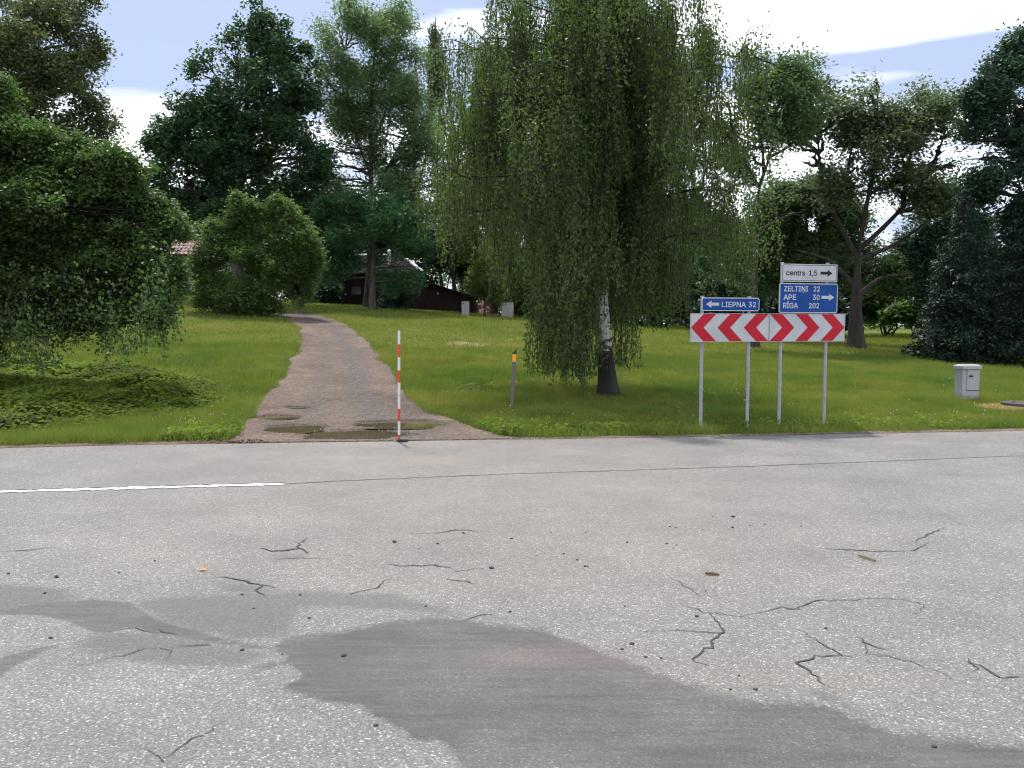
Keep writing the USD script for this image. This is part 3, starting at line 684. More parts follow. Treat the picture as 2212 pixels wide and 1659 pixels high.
def trunk_tube(pts, radii, sides=12, flare=0.0, seed=0, n=26):
    """Trunk through pts, resampled, with a fluted foot."""
    P = np.asarray(pts, float)
    d = np.concatenate([[0], np.cumsum(np.linalg.norm(np.diff(P, axis=0), axis=1))])
    s = np.linspace(0, 1, n) ** 1.5 * d[-1]
    Q = np.stack([np.interp(s, d, P[:, k]) for k in range(3)], -1)
    k = np.ones(3) / 3
    for c in range(3):
        Q[1:-1, c] = np.convolve(Q[:, c], k, "valid")
    R = np.interp(s, d, radii) * (1 + flare * np.exp(-s / 0.22))
    v, f = tube(Q, R, sides)
    v = v.reshape(n, sides, 3)
    a = np.linspace(0, 2 * np.pi, sides, endpoint=False)
    amp = 0.05 + 0.22 * np.exp(-s / 0.3) * (flare > 0)
    mod = 1 + amp[:, None] * (np.sin(a * 5 + seed)[None] * 0.6 + 0.4 * np.sin(a * 3 + 1.3 * seed)[None])
    v = Q[:, None] + (v - Q[:, None]) * mod[..., None]
    return v.reshape(-1, 3), f


FULL = 1.25


def foliage(blobs, count, size, rng, twig=0.45, per=14, spread=0.09, gap=0.40, flat_bias=0.6, hang=0.2, shell=0.45, seed=0, tufts=4, simple=True):
    """Leaves on twigs spread through ellipsoids; noise thins them so that clumps and holes form."""
    blobs = [np.asarray(b, float) for b in blobs]
    for b in list(blobs):       # outlying tufts roughen the outline
        for _ in range(tufts):
            d = unit(rng.normal(0, 1, 3) + [0, 0, 0.35])
            q = rng.uniform(0.20, 0.38)
            blobs.append(np.r_[b[:3] + d * b[3:6] * rng.uniform(0.85, 1.18), np.maximum(b[3:6] * q, 0.12)])
    vol = np.array([(b[3] * b[4] * b[5]) ** 0.72 for b in blobs])
    out = []
    for b, share in zip(blobs, vol / vol.sum()):
        n = max(2, int(1.9 * FULL * count * share / per))
        d = unit(rng.normal(0, 1, (n, 3)))
        r = rng.uniform(0, 1, n) ** shell
        r *= 0.84 + 0.60 * meshkit.noise(d * 2.1 + b[:3], seed)
        c = b[:3] + d * r[:, None] * b[3:6]
        keep = meshkit.fbm(c / max(0.45, twig * 2.0) + 7.7, 2, seed + 3) > (gap + 0.055) * rng.uniform(0.85, 1.15, n)
        c, d = c[keep], d[keep]
        dirs = unit(d + rng.normal(0, 0.6, d.shape) + [0, 0, -0.15])
        t = rng.uniform(-0.5, 0.6, (len(c), per, 1))
        L = twig * rng.uniform(0.5, 1.3, (len(c), 1, 1))
        p = c[:, None] + dirs[:, None] * t * L + rng.normal(0, spread, (len(c), per, 3))
        out.append(p.reshape(-1, 3))
    P = np.vstack(out)
    return leaf_quads(P, size, rng, flat_bias, hang, 0.66 if simple else 0.6, simple)


def blob_tree(name, label, category, base_px, Y, blobs_px, leaf, leaf_size, count, trunk_r, bark="bark", trunk_px=None, limbs_px=None, seed=1, group=None, depth=0.75, grow=1.0, split=0, stems=1, sub=5, **kw):
    rng = np.random.default_rng(seed)
    B = base_at(base_px, Y)
    T = Thing(name, B, label, category, group)
    s = Y / FOC
    blobs = []
    if split:       # airy crown: many small leaf clusters instead of a few full masses
        small = []
        for (px, py, rx, ry) in blobs_px:
            for _ in range(max(2, int(rx * ry / split))):
                a_, r_ = rng.uniform(0, 2 * np.pi), 1.15 * math.sqrt(rng.uniform(0, 1))
                small.append((px + math.cos(a_) * r_ * rx, py + math.sin(a_) * r_ * ry, rng.uniform(8, 24), rng.uniform(7, 17)))
        wide = s * float(np.mean([b_[2] for b_ in blobs_px])) * 1.6
        blobs_px = small
    for (px, py, rx, ry) in blobs_px:
        c = at(px, py, Y)
        dz = (rx + ry) / 2 * s * depth
        c = at(px, py, Y + (rng.uniform(-1, 1) * wide if split else rng.uniform(-0.55, 0.55) * dz * 1.3))
        blobs.append([*c, rx * s * grow, dz * grow, ry * s * grow])
    blobs = np.array(blobs)
    top = blobs[np.argmax(blobs[:, 2])]
    if trunk_px:
        tp = [B + [0, 0, -0.1]] + [at(px, py, Y + rng.uniform(-0.15, 0.15)) for px, py in trunk_px]
    else:
        mid = blobs[:, :3].mean(0)
        tp = [B + [0, 0, -0.1], B + (mid - B) * [0.25, 0.25, 0.35] + rng.normal(0, 0.08, 3), mid * 0.6 + [0.4 * B[0], 0.4 * B[1], 0.4 * (mid[2])], top[:3]]
    tp = np.array(tp)
    hts = np.linspace(0, 1, len(tp))
    tr = trunk_r * (1 - 0.86 * hts ** 0.8)
    if stems == 1:
        T.part("trunk", trunk_tube(tp, tr, 12, 0.45, seed), M[bark], smooth=True)
    limbs = []
    paths = []
    if limbs_px:
        for L in limbs_px:
            y0 = Y
            yy = Y + np.cumsum(rng.uniform(-0.5, 0.5, len(L)))
            yy[0] = Y
            P = np.array([at(px, py, y) for (px, py), y in zip(L, yy)])
            rr = np.linspace(trunk_r * 0.30, trunk_r * 0.07, len(P))
            T.part("limb", trunk_tube(P, rr, 8, 0, seed, n=18), M[bark], smooth=True)
            paths.append(P)
    if stems > 1:
        for k in range(stems):
            b = blobs[rng.integers(len(blobs))]
            P = curve(B + rng.normal(0, 0.12, 3) * [1, 1, 0] + [0, 0, -0.1], b[:3], rng.normal(0, 0.3, 3), 8, rng, 0.04)
            T.part("stem", tube(P, np.linspace(trunk_r, trunk_r * 0.2, 8), 7), M[bark], smooth=True)
            paths.append(P)
    for b in blobs:
        src = paths + [tp[len(tp) // 3:]] if stems == 1 else paths
        cand = np.vstack([p for p in src])
        # densify the candidates
        cand = np.vstack([np.linspace(p[k], p[k + 1], 6) for p in src for k in range(len(p) - 1)])
        dist = np.linalg.norm(cand - b[:3], axis=1) + 3.0 * np.maximum(cand[:, 2] - b[2] + 0.2 * b[5], 0)
        a = cand[np.argmin(dist)]
        P = curve(a, b[:3], rng.normal(0, 0.12, 3) * np.linalg.norm(b[:3] - a), 7, rng, 0.03)
        r0 = max(0.018, trunk_r * 0.26)
        limbs.append(tube(P, np.linspace(r0, r0 * 0.4, 7), 6))
        for _ in range(sub):
            d = unit(rng.normal(0, 1, 3) + [0, 0, 0.25])
            e = b[:3] + d * b[3:6] * rng.uniform(0.6, 1.0)
            st = P[rng.integers(3, 7)]
            Q = curve(st, e, rng.normal(0, 0.1, 3) * b[3], 5, rng, 0.02)
            limbs.append(tube(Q, np.linspace(r0 * 0.42, r0 * 0.12, 5), 4))
    T.part("branches", cat(limbs), M[bark], smooth=True, kind="stuff")
    T.part("crown", foliage(blobs, count, leaf_size, rng, seed=seed, **kw), LF[leaf], kind="stuff")
    return T


def strands(starts, lengths, per_m, size, rng, sway=0.16, spread=0.07, simple=True):
    """Hanging birch twigs: leaves along each, and the thin twig itself."""
    P, tw = [], []
    for s, L in zip(starts, lengths):
        n = max(4, int(L * per_m))
        t = np.sort(rng.uniform(0, 1, n))
        d = rng.normal(0, sway, 2)
        out = rng.normal(0, 0.10, 2)
        x = s[0] + d[0] * t ** 1.4 * L * 0.5 + out[0] * np.sin(t * 2.5)
        y = s[1] + d[1] * t ** 1.4 * L * 0.5 + out[1] * np.sin(t * 2.5)
        z = s[2] - L * t
        q = np.stack([x, y, z], -1)
        tap = (spread * (1.1 - 0.6 * t))[:, None]
        P.append(q + rng.normal(0, 1, (n, 3)) * tap)
        k = np.unique(np.linspace(0, n - 1, 4).astype(int))
        c = q[k]
        w = np.array([0.004, 0, 0])
        vv = np.concatenate([c - w, c + w]); m = len(c); ii = np.arange(m - 1)
        tw.append((vv, np.stack([ii, ii + 1, ii + m + 1, ii + m], -1)))
    return leaf_quads(np.vstack(P), size, rng, 0.0, 1.2, 0.72, simple), cat(tw)


# ================================================================ trees
# ---- the weeping birch on the lawn
def weeping_birch(name, label, base_px, Y, lean_px, H, r0, n_limb, crown_r, n_strand, leaf, leaf_size, per_m, seed, low=0.45, bark="birch_bark", z0=2.6, lmax=3.0, ymin=None, profile=None, group=None, drapes=()):
    rng = np.random.default_rng(seed)
    B = base_at(base_px, Y)
    T = Thing(name, B, label, "birch tree", group)
    pts = [B + [0, 0, -0.1]] + [at(px, py, Y) for px, py in lean_px]
    z_top = B[2] + H
    last = pts[-1]
    if z_top > last[2] + 0.5:
        pts.append(np.array([last[0] + 0.1, last[1], z_top]))
    pts = np.array(pts)
    zz = pts[:, 2] - B[2]
    rad = np.interp(zz, [0, 1.0, H * 0.5, H], [r0, r0 * 0.82, r0 * 0.40, 0.02])
    T.part("trunk", trunk_tube(pts, rad, 16, 0.55, seed, n=40), M[bark], smooth=True)
    twigs, S, Ls = [], [], []
    for k in range(n_limb):
        h = z0 + (H - z0 - 0.3) * ((k + rng.uniform(0, 0.8)) / n_limb)
        a = np.array([np.interp(h, zz, pts[:, 0]), np.interp(h, zz, pts[:, 1]), B[2] + h])
        ang = k * 2.4 + rng.uniform(-0.4, 0.4)
        f = h / H
        R = crown_r * (0.95 if f < 0.75 else max(0.25, (1 - f) / 0.27)) * rng.uniform(0.60, 1.16)
        if profile is not None:
            R *= profile(f, math.cos(ang))
        rise = R * rng.uniform(0.35, 0.8)
        e = a + [math.cos(ang) * R, math.sin(ang) * R, rise * 0.55]
        P = curve(a, e, np.array([0, 0, rise * 0.55]), 9, rng, 0.03)
        T_r = max(0.02, np.interp(h, zz, rad) * 0.42)
        (T.part("limb", tube(P, np.linspace(T_r, 0.012, 9), 7), M["bark_dark"], smooth=True) if T_r > 0.045 else twigs.append(tube(P, np.linspace(T_r, 0.01, 9), 5)))
        for q in range(6):
            st = P[rng.integers(1, 9)]
            sa = ang + rng.normal(0, 0.9)
            sl = rng.uniform(0.35, 1.0) * (0.45 * R)
            Q = curve(st, st + [math.cos(sa) * sl, math.sin(sa) * sl, rng.uniform(-0.15, 0.3) * sl], np.array([0, 0, 0.18 * sl]), 5, rng, 0.02)
            twigs.append(tube(Q, np.linspace(0.014, 0.005, 5), 4))
            m = max(1, int(n_strand / n_limb / 6 + rng.uniform(-1, 1)))
            L0 = rng.uniform(0.45, lmax) * (1.0 if rng.uniform() < 0.85 else 1.4)
            for _ in range(m):
                s = Q[rng.integers(1, 5)] + rng.normal(0, 0.09, 3)
                floor = float(height(s[0], s[1])) + (low if not callable(low) else low(s[0] - B[0], s[1] - B[1])) + (rng.exponential(0.9) if rng.uniform() < 0.8 else 0.0)
                L = min(L0 * rng.uniform(0.6, 1.1), s[2] - floor)
                if L > 0.3 and (ymin is None or s[1] > ymin):
                    S.append(s); Ls.append(L)
    for (px0, px1, py_top, py_lo, dy0, dy1, n) in drapes:
        for _ in range(n):
            yy = Y + rng.uniform(dy0, dy1)
            pxx = rng.uniform(px0, px1)
            a, b_ = at(pxx, py_top + rng.uniform(-60, 40), yy), at(pxx, py_lo - rng.exponential(28), yy)
            S.append(a); Ls.append(max(0.4, a[2] - b_[2]))
    T.part("branches", cat(twigs), M["bark_dark"], smooth=True, kind="stuff")
    lv, tw = strands(S, Ls, per_m, leaf_size, rng)
    T.part("crown", lv, LF[leaf], kind="stuff")
    T.part("hanging_twigs", tw, M["bark_dark"], kind="stuff")
    return T


weeping_birch("weeping_birch", "large weeping birch with white bark and black foot, its strands hanging low over the lawn", 1312, 17.6,
              [(1310, 800), (1306, 760), (1302, 700), (1297, 620), (1293, 500), (1292, 350), (1296, 150), (1302, 0), (1306, -200)], 8.5, 0.185, 52, 2.5, 5600, "birch", 0.054, 36, 3, low=lambda dx, dy: 2.0 if dx > 1.4 else 1.3 if dx > 0.55 else (2.0 if dy < 0 else 1.2) if dx > -0.4 else 1.0 if dx > -1.6 else 1.7, z0=2.2, lmax=2.6,
              drapes=[(1155, 1180, 640, 815, -1.2, 0.2, 34), (1190, 1282, 600, 822, -1.6, 0.3, 100), (1210, 1270, 640, 840, -1.8, -0.6, 36), (1338, 1364, 620, 800, -1.0, 0.6, 34), (1380, 1480, 540, 700, -0.6, 1.0, 50), (1270, 1320, 380, 630, -1.6, -0.4, 70), (1275, 1325, 60, 400, -1.6, -0.4, 150)],
              profile=lambda f, c: (1.12 if f > 0.5 else 1.0) * (1.0 if c > 0 else 0.98))
weeping_birch("weeping_birch", "lighter green weeping birch with a dark trunk rising just behind the pale electrical cabinet", 1098, 46.5,
              [(1097, 640), (1092, 580), (1084, 480), (1080, 350), (1076, 220), (1073, 165)], 13.4, 0.20, 34, 2.9, 3000, "birch_light", 0.13, 13, 4, low=2.2, bark="bark_dark", z0=3.6, lmax=3.4)
weeping_birch("weeping_birch", "thin tall birch with a drooping top against the sky right of the pale ash", 985, 50.0,
              [(978, 560), (962, 400), (950, 240), (938, 105)], 16.2, 0.13, 26, 1.2, 800, "linden", 0.13, 11, 5, low=3.0, bark="bark_dark", z0=7.0, lmax=2.8)

# ---- the others
blob_tree("maple_tree", "tall dark maple with dense blue-green crown rising behind the rounded pear bush", "maple tree", 520, 42,
          [(548, 60, 36, 42), (505, 118, 62, 52), (605, 118, 58, 55), (450, 165, 38, 55), (560, 190, 105, 80), (642, 185, 45, 55), (420, 245, 60, 62), (500, 280, 110, 70), (610, 280, 80, 80), (372, 300, 52, 45), (345, 318, 34, 30),
           (440, 340, 95, 62), (555, 370, 120, 72), (655, 345, 46, 70), (350, 405, 44, 52), (415, 425, 80, 60), (515, 460, 120, 62), (630, 450, 62, 62), (395, 480, 62, 34), (590, 520, 90, 50), (665, 420, 30, 60), (688, 350, 34, 50), (695, 440, 36, 44), (700, 500, 30, 30)],
          "maple", 0.18, 62000, 0.36, seed=11, twig=0.5, spread=0.12, gap=0.43, per=16)
blob_tree("ash_tree", "pale green airy ash with small leaflets and thin upright branches against the sky", "ash tree", 795, 45,
          [(832, 28, 38, 34), (770, 35, 40, 30), (735, 75, 44, 44), (800, 85, 60, 48), (862, 85, 34, 44), (715, 135, 34, 48), (770, 150, 66, 54), (850, 160, 58, 54), (730, 210, 46, 56), (800, 225, 84, 58), (885, 195, 38, 46),
           (910, 245, 34, 50), (760, 300, 74, 56), (860, 305, 68, 54), (925, 320, 36, 46), (730, 380, 46, 46), (815, 385, 80, 50), (890, 385, 52, 52), (725, 425, 44, 36), (800, 440, 70, 30), (880, 435, 56, 34), (930, 400, 40, 40)],
          "ash", 0.13, 46000, 0.22, split=270, sub=1, tufts=3, trunk_px=[(800, 560), (800, 460), (802, 360), (800, 250), (806, 140), (815, 60)], limbs_px=[[(801, 380), (770, 300), (752, 210), (742, 110)], [(801, 330), (830, 250), (850, 170), (862, 90)], [(802, 420), (850, 340), (885, 270), (905, 220)]],
          seed=12, twig=0.8, spread=0.24, gap=0.40, per=16)
blob_tree("linden_tree", "tall brownish-green linden at the top left corner behind the overhanging tree", "linden tree", 30, 32,
          [(70, 5, 120, 70), (170, 30, 50, 50), (-40, 40, 80, 90), (165, 95, 50, 46), (80, 100, 110, 72), (205, 118, 26, 26), (-30, 160, 100, 90), (90, 190, 100, 62), (185, 180, 44, 50), (20, 260, 110, 72), (140, 258, 80, 46), (212, 268, 38, 26), (235, 298, 30, 20), (110, 330, 120, 56), (220, 335, 52, 34), (10, 360, 100, 70)],
          "linden", 0.12, 52000, 0.30, seed=13, twig=0.55, spread=0.11, gap=0.42, per=14)
blob_tree("pear_bush", "rounded bright green pear bush at the bend of the driveway, touching the grass", "bush", 560, 34,
          [(514, 448, 10, 24), (540, 456, 9, 20), (560, 470, 12, 18), (598, 452, 12, 26), (626, 462, 9, 20), (652, 482, 10, 18), (455, 500, 12, 16), (684, 560, 12, 14), (432, 590, 12, 16), (520, 474, 28, 26), (605, 484, 32, 28), (655, 505, 20, 16), (480, 520, 50, 40), (560, 525, 84, 44), (635, 540, 48, 44), (460, 575, 44, 42), (540, 585, 84, 50), (640, 590, 44, 42), (470, 625, 42, 36), (545, 635, 84, 34), (628, 632, 38, 34), (470, 655, 38, 20), (540, 662, 70, 18), (610, 655, 36, 18), (440, 640, 26, 30)],
          "pear", 0.09, 76000, 0.055, grow=0.93, seed=14, stems=6, twig=0.55, spread=0.06, gap=0.37, per=16, flat_bias=0.8, tufts=7)
blob_tree("rowan_tree", "mid-green feathery rowan with a straight brown trunk in front of the dark barn", "rowan tree", 805, 41,
          [(790, 432, 50, 28), (850, 440, 36, 26), (742, 465, 46, 36), (805, 478, 70, 40), (872, 480, 40, 36), (720, 515, 34, 36), (785, 525, 72, 36), (865, 530, 52, 36), (905, 540, 24, 30), (735, 560, 44, 30), (820, 568, 60, 26), (880, 575, 40, 28), (715, 590, 30, 26), (850, 610, 34, 24), (895, 600, 22, 20)],
          "rowan", 0.105, 42000, 0.20, trunk_px=[(805, 620), (806, 560), (808, 500), (806, 440)], seed=15, twig=0.5, spread=0.09, gap=0.37, per=16)
blob_tree("forked_tree", "slim forked tree with bare dark limbs and a green top right of the birch", "ash tree", 1628, 31,
          [(1650, 140, 52, 30), (1705, 160, 44, 36), (1610, 170, 40, 44), (1660, 205, 62, 44), (1730, 195, 34, 40), (1760, 225, 26, 34), (1600, 245, 44, 44), (1680, 260, 60, 36), (1630, 300, 44, 36), (1735, 265, 36, 30), (1585, 310, 30, 40), (1700, 310, 44, 22), (1600, 370, 34, 34), (1660, 350, 30, 22)],
          "oak", 0.125, 22000, 0.19, bark="bark_dark", split=230, sub=2, tufts=3, trunk_px=[(1628, 610), (1632, 540), (1636, 460), (1640, 405)],
          limbs_px=[[(1640, 405), (1662, 340), (1676, 290), (1690, 230), (1705, 160)], [(1640, 405), (1610, 350), (1590, 325), (1580, 290)], [(1650, 375), (1648, 320), (1632, 260), (1628, 190)], [(1662, 340), (1700, 320), (1730, 290), (1752, 250)], [(1632, 540), (1600, 480), (1560, 455)], [(1634, 500), (1690, 470), (1740, 455)]],
          seed=16, twig=0.75, spread=0.20, gap=0.40, per=12)
blob_tree("spreading_tree", "broad old tree with dark limbs spreading wide and a thin crown behind the signs", "oak tree", 1846, 33,
          [(1765, 200, 22, 26), (1780, 240, 40, 36), (1750, 280, 40, 36), (1810, 270, 36, 40), (1790, 330, 60, 38), (1850, 290, 36, 40), (1890, 190, 14, 20), (1895, 240, 34, 46), (1935, 275, 34, 40), (1900, 320, 54, 40), (1998, 205, 14, 24), (1985, 255, 34, 50), (2030, 240, 30, 42), (2060, 265, 20, 44),
           (1985, 330, 50, 40), (2040, 340, 36, 44), (1830, 390, 54, 34), (1900, 405, 54, 34), (1965, 410, 48, 36), (1780, 410, 44, 30), (2010, 420, 44, 34)],
          "rusty", 0.13, 27000, 0.32, bark="bark_dark", split=230, tufts=3, trunk_px=[(1848, 660), (1852, 590), (1858, 520)],
          sub=3, limbs_px=[[(1854, 560), (1800, 460), (1775, 400), (1768, 330), (1765, 220)], [(1858, 520), (1872, 440), (1886, 380), (1892, 300), (1896, 200)], [(1856, 540), (1920, 480), (1975, 420), (2020, 350), (2050, 260)], [(1856, 560), (1930, 530), (1990, 490), (2030, 450)], [(1800, 460), (1830, 380), (1842, 300)], [(1950, 450), (1960, 360), (1985, 270)], [(1850, 620), (1790, 560), (1720, 540)], [(1850, 640), (1900, 600), (1970, 590)]],
          seed=17, twig=0.75, spread=0.22, gap=0.40, per=11)
blob_tree("understorey_tree", "low rounded green tree filling the gap between the forked tree and the spreading tree", "tree", 1720, 37,
          [(1690, 420, 44, 28), (1740, 415, 50, 32), (1800, 440, 44, 30), (1650, 470, 44, 40), (1720, 480, 76, 44), (1800, 500, 66, 46), (1650, 540, 60, 44), (1740, 560, 84, 44), (1830, 560, 60, 46), (1880, 540, 40, 36), (1900, 590, 50, 36), (1660, 600, 60, 36)],
          "oak", 0.125, 46000, 0.13, bark="bark_dark", grow=1.1, seed=18, twig=0.55, spread=0.11, gap=0.36, per=14)
blob_tree("dark_oak", "dark blue-green tree cut off by the right edge, its bulging crown above the spruces", "oak tree", 2260, 28,
          [(2225, 105, 44, 36), (2180, 150, 46, 34), (2230, 180, 60, 46), (2150, 195, 36, 34), (2110, 215, 24, 26), (2190, 235, 60, 44), (2130, 262, 40, 34), (2240, 270, 50, 50), (2095, 300, 24, 22), (2160, 310, 50, 36), (2215, 345, 60, 50), (2120, 345, 40, 24), (2170, 385, 66, 30), (2230, 420, 60, 60), (2130, 415, 50, 30), (2180, 460, 60, 46), (2240, 520, 60, 70)],
          "dark", 0.125, 42000, 0.30, bark="bark_dark", seed=19, twig=0.55, spread=0.12, gap=0.42, per=13)
OT = blob_tree("overhanging_tree", "leafy tree at the left edge whose glossy branches droop almost to the ground cover", "tree", -40, 16.8,
          [(-20, 215, 40, 30), (30, 290, 70, 34), (-60, 300, 80, 60), (110, 320, 64, 34), (180, 345, 50, 30), (250, 352, 40, 26), (290, 380, 30, 24), (40, 360, 110, 56), (150, 400, 100, 50), (250, 420, 60, 46), (310, 440, 36, 40), (350, 470, 34, 24), (385, 495, 34, 14), (-70, 430, 120, 90), (60, 460, 120, 66), (180, 490, 100, 60), (285, 500, 66, 46), (322, 540, 38, 38),
           (375, 602, 28, 32), (20, 560, 130, 70), (150, 580, 120, 62), (270, 590, 80, 56), (-90, 600, 100, 80), (340, 610, 50, 30), (70, 650, 120, 50), (190, 660, 90, 50), (290, 660, 50, 36), (345, 655, 16, 36), (10, 690, 56, 34), (100, 695, 50, 26), (195, 690, 40, 24), (330, 680, 18, 26),
           (215, 455, 60, 50), (290, 455, 50, 40), (250, 485, 66, 50), (330, 470, 40, 34), (-60, 720, 60, 60)],
          "front", 0.084, 88000, 0.15, bark="bark_dark", trunk_px=[(-20, 740), (0, 640), (20, 520), (30, 400)], seed=20, twig=0.34, spread=0.06, gap=0.27, per=14, sub=6, hang=0.5, depth=0.9, simple=False)


rng = np.random.default_rng(88)
S_, L_ = [], []
for (px0, px1, py0, py1, n) in ((-40, 50, 690, 790, 30), (75, 105, 700, 815, 12), (112, 140, 700, 808, 12), (40, 70, 700, 800, 10), (160, 182, 690, 765, 12), (215, 250, 690, 775, 18), (262, 275, 690, 735, 6), (298, 320, 640, 775, 16), (332, 348, 620, 745, 14), (335, 352, 560, 690, 12), (20, 330, 600, 700, 30)):
    for _ in range(n):
        yy = 16.0 + rng.uniform(-1.2, 1.2); pxx = rng.uniform(px0, px1)
        a, b_ = at(pxx, py0 + rng.uniform(-50, 30), yy), at(pxx, py1 - rng.exponential(22), yy)
        S_.append(a); (L_.append(max(0.25, a[2] - b_[2])) if rng.uniform() < 0.6 else S_.pop())
lv, tw = strands(S_, L_, 46, 0.070, rng, sway=0.45, spread=0.13, simple=False)
OT.part("hanging_leaves", lv, LF["front"], kind="stuff")
OT.part("hanging_twigs", tw, M["bark_dark"], kind="stuff")
blob_tree("broad_tree", "dark bushy tree massed between the spreading tree and the spruces", "tree", 2035, 37,
          [(2070, 430, 36, 34), (2030, 470, 44, 36), (2090, 490, 50, 44), (1985, 520, 44, 36), (2050, 550, 64, 44), (1960, 570, 36, 34), (2110, 570, 50, 50), (2010, 610, 60, 44), (2090, 640, 60, 44)],
          "dark", 0.14, 26000, 0.20, bark="bark_dark", seed=45, twig=0.5, spread=0.11, gap=0.38, per=14)


# ---- spruces by the right edge
def spruce(label, base_px, Y, H, R, n, seed, group=None, skirt=0.5):
    rng = np.random.default_rng(seed)
    B = base_at(base_px, Y)
    T = Thing("spruce_tree", B, label, "spruce tree", group)
    T.part("trunk", trunk_tube([B + [0, 0, -0.1], B + [0.03, 0, H * 0.5], B + [0, 0, H]], [0.11, 0.07, 0.015], 9, 0.3, seed), M["bark_dark"], smooth=True)
    br, pts, dirs = [], [], []
    z = skirt
    while z < H - 0.15:
        f = (z - skirt) / (H - skirt)
        r = R * (1 - f) ** 0.8 * rng.uniform(0.85, 1.12) + 0.12
        k0 = rng.uniform(0, 6.28)
        for q in range(7 if f < 0.6 else 5):
            a = k0 + q * 6.283 / (7 if f < 0.6 else 5) + rng.normal(0, 0.15)
            o = np.array([math.cos(a), math.sin(a), 0])
            rr = r * rng.uniform(0.75, 1.15)
            e = B + o * rr + [0, 0, z - 0.28 * rr + rng.normal(0, 0.05)]
            P = curve(B + [0, 0, z], e, np.array([0, 0, 0.10 * rr]), 6, rng, 0.01)
            br.append(tube(P, np.linspace(0.022, 0.006, 6), 4))
            m = int(n * rr * rr / (R * R * 55)) + 10
            t = rng.uniform(0.15, 1.05, m) ** 0.7
            c = B + [0, 0, z] + (e - B - [0, 0, z]) * t[:, None]
            side = np.array([-o[1], o[0], 0])
            w = rng.normal(0, 0.16, (m, 1)) * rr * (0.35 + t[:, None] * 0.7)
            pts.append(c + side * w + [0, 0, 1] * (rng.uniform(-0.20, 0.08, (m, 1)) - 0.15 * np.abs(w)))
        z += rng.uniform(0.20, 0.32) * (1 - 0.35 * f)
    T.part("branches", cat(br), M["bark_dark"], kind="stuff")
    T.part("crown", leaf_quads(np.vstack(pts), 0.15, rng, 0.5, 0.9, 0.32), LF["spruce"], kind="stuff")


spruce("dark young spruce with low skirts standing behind the grey cable cabinet", 2070, 27.5, 5.4, 1.35, 15000, 31, skirt=0.35)
spruce("taller dark spruce half cut off by the right edge of the lawn", 2225, 27.0, 6.4, 1.6, 18000, 32, skirt=0.55)
spruce("spruce set back in the shade between the spreading tree and the front spruces", 2065, 40.0, 6.6, 1.9, 17000, 33, skirt=0.6)

# ---- undergrowth behind the lawn
GU = "undergrowth shrubs in the shade behind the lawn"
ub = [(1180, 640, 47, 70, 62, "birch_light"), (1255, 652, 44, 80, 54, "dark"), (1345, 640, 46, 80, 70, "oak"), (1430, 630, 43, 90, 76, "dark"), (1500, 600, 47, 80, 80, "rowan"), (1560, 655, 41, 70, 54, "dark"), (1640, 660, 42, 70, 50, "dark"), (1700, 668, 45, 70, 50, "oak"),
      (1775, 665, 44, 60, 46, "dark"), (1920, 655, 47, 60, 48, "shrub"), (1985, 672, 44, 60, 36, "shrub"), (2110, 640, 46, 90, 60, "rowan"), (2200, 640, 44, 90, 76, "dark"), (665, 600, 54, 60, 60, "dark"), (725, 590, 56, 50, 44, "dark"), (930, 560, 56, 60, 70, "dark"), (1005, 545, 58, 60, 80, "dark"),
      (1060, 585, 52, 60, 60, "birch_light"), (385, 620, 46, 40, 34, "dark"), (300, 610, 46, 60, 44, "dark"), (180, 620, 48, 80, 50, "oak"), (40, 600, 48, 90, 70, "dark"), (1200, 540, 60, 90, 90, "oak"), (1330, 520, 62, 90, 110, "dark"), (1470, 520, 62, 90, 100, "oak"), (960, 470, 60, 50, 70, "dark"), (880, 480, 60, 50, 60, "oak"),
      (498, 628, 44, 34, 40, "dark"), (846, 640, 44, 36, 34, "dark"), (700, 630, 47, 36, 30, "dark"), (1250, 590, 52, 90, 100, "oak"), (1400, 560, 52, 100, 110, "dark"), (1560, 560, 50, 90, 110, "oak"), (1120, 610, 50, 60, 70, "dark"), (1660, 560, 50, 80, 90, "oak"), (1780, 590, 48, 80, 80, "dark"), (1860, 640, 47, 50, 44, "oak"), (2080, 590, 41, 80, 110, "dark"), (2190, 560, 40, 80, 120, "dark"),
      (1985, 590, 50, 60, 60, "oak"), (790, 510, 58, 90, 60, "dark"), (690, 520, 58, 70, 80, "dark"), (590, 560, 56, 90, 70, "dark"), (1300, 440, 64, 100, 130, "oak"), (1480, 450, 64, 100, 120, "rowan"), (1150, 430, 64, 90, 120, "rowan")]
marks = ((60, "behind the overhanging tree"), (330, "before the pale house"), (640, "behind the pear bush"), (790, "behind the barn"), (960, "behind the barn's right end"), (1098, "around the light birch"), (1240, "left of the main birch trunk"), (1400, "right of the main birch trunk"), (1540, "behind the LIEPNA panel"), (1640, "beneath the forked tree"), (1760, "behind the town panel"), (1930, "right of the spreading tree"), (2070, "behind the front spruce"), (2220, "below the dark oak"))
tone = {"dark": "dark", "oak": "mid-green", "rowan": "blue-green", "birch_light": "pale", "shrub": "fresh green"}
ub_label = [f"{tone[lf]} {'tall' if ry > 75 else 'low'} shrub in the thicket {min(marks, key=lambda m_: abs(m_[0] - px))[1]}" for px, py, Y, rx, ry, lf in ub]
ORD = {2: ("nearer", "farther"), 3: ("nearest", "middle", "farthest"), 4: ("nearest", "second nearest", "third nearest", "farthest")}
for t_ in set(ub_label):
    same = sorted((k for k in range(len(ub)) if ub_label[k] == t_), key=lambda k: (ub[k][2], ub[k][0]))
    if len(same) > 1:
        for q, k in enumerate(same):
            ub_label[k] = ORD[len(same)][q] + " " + t_
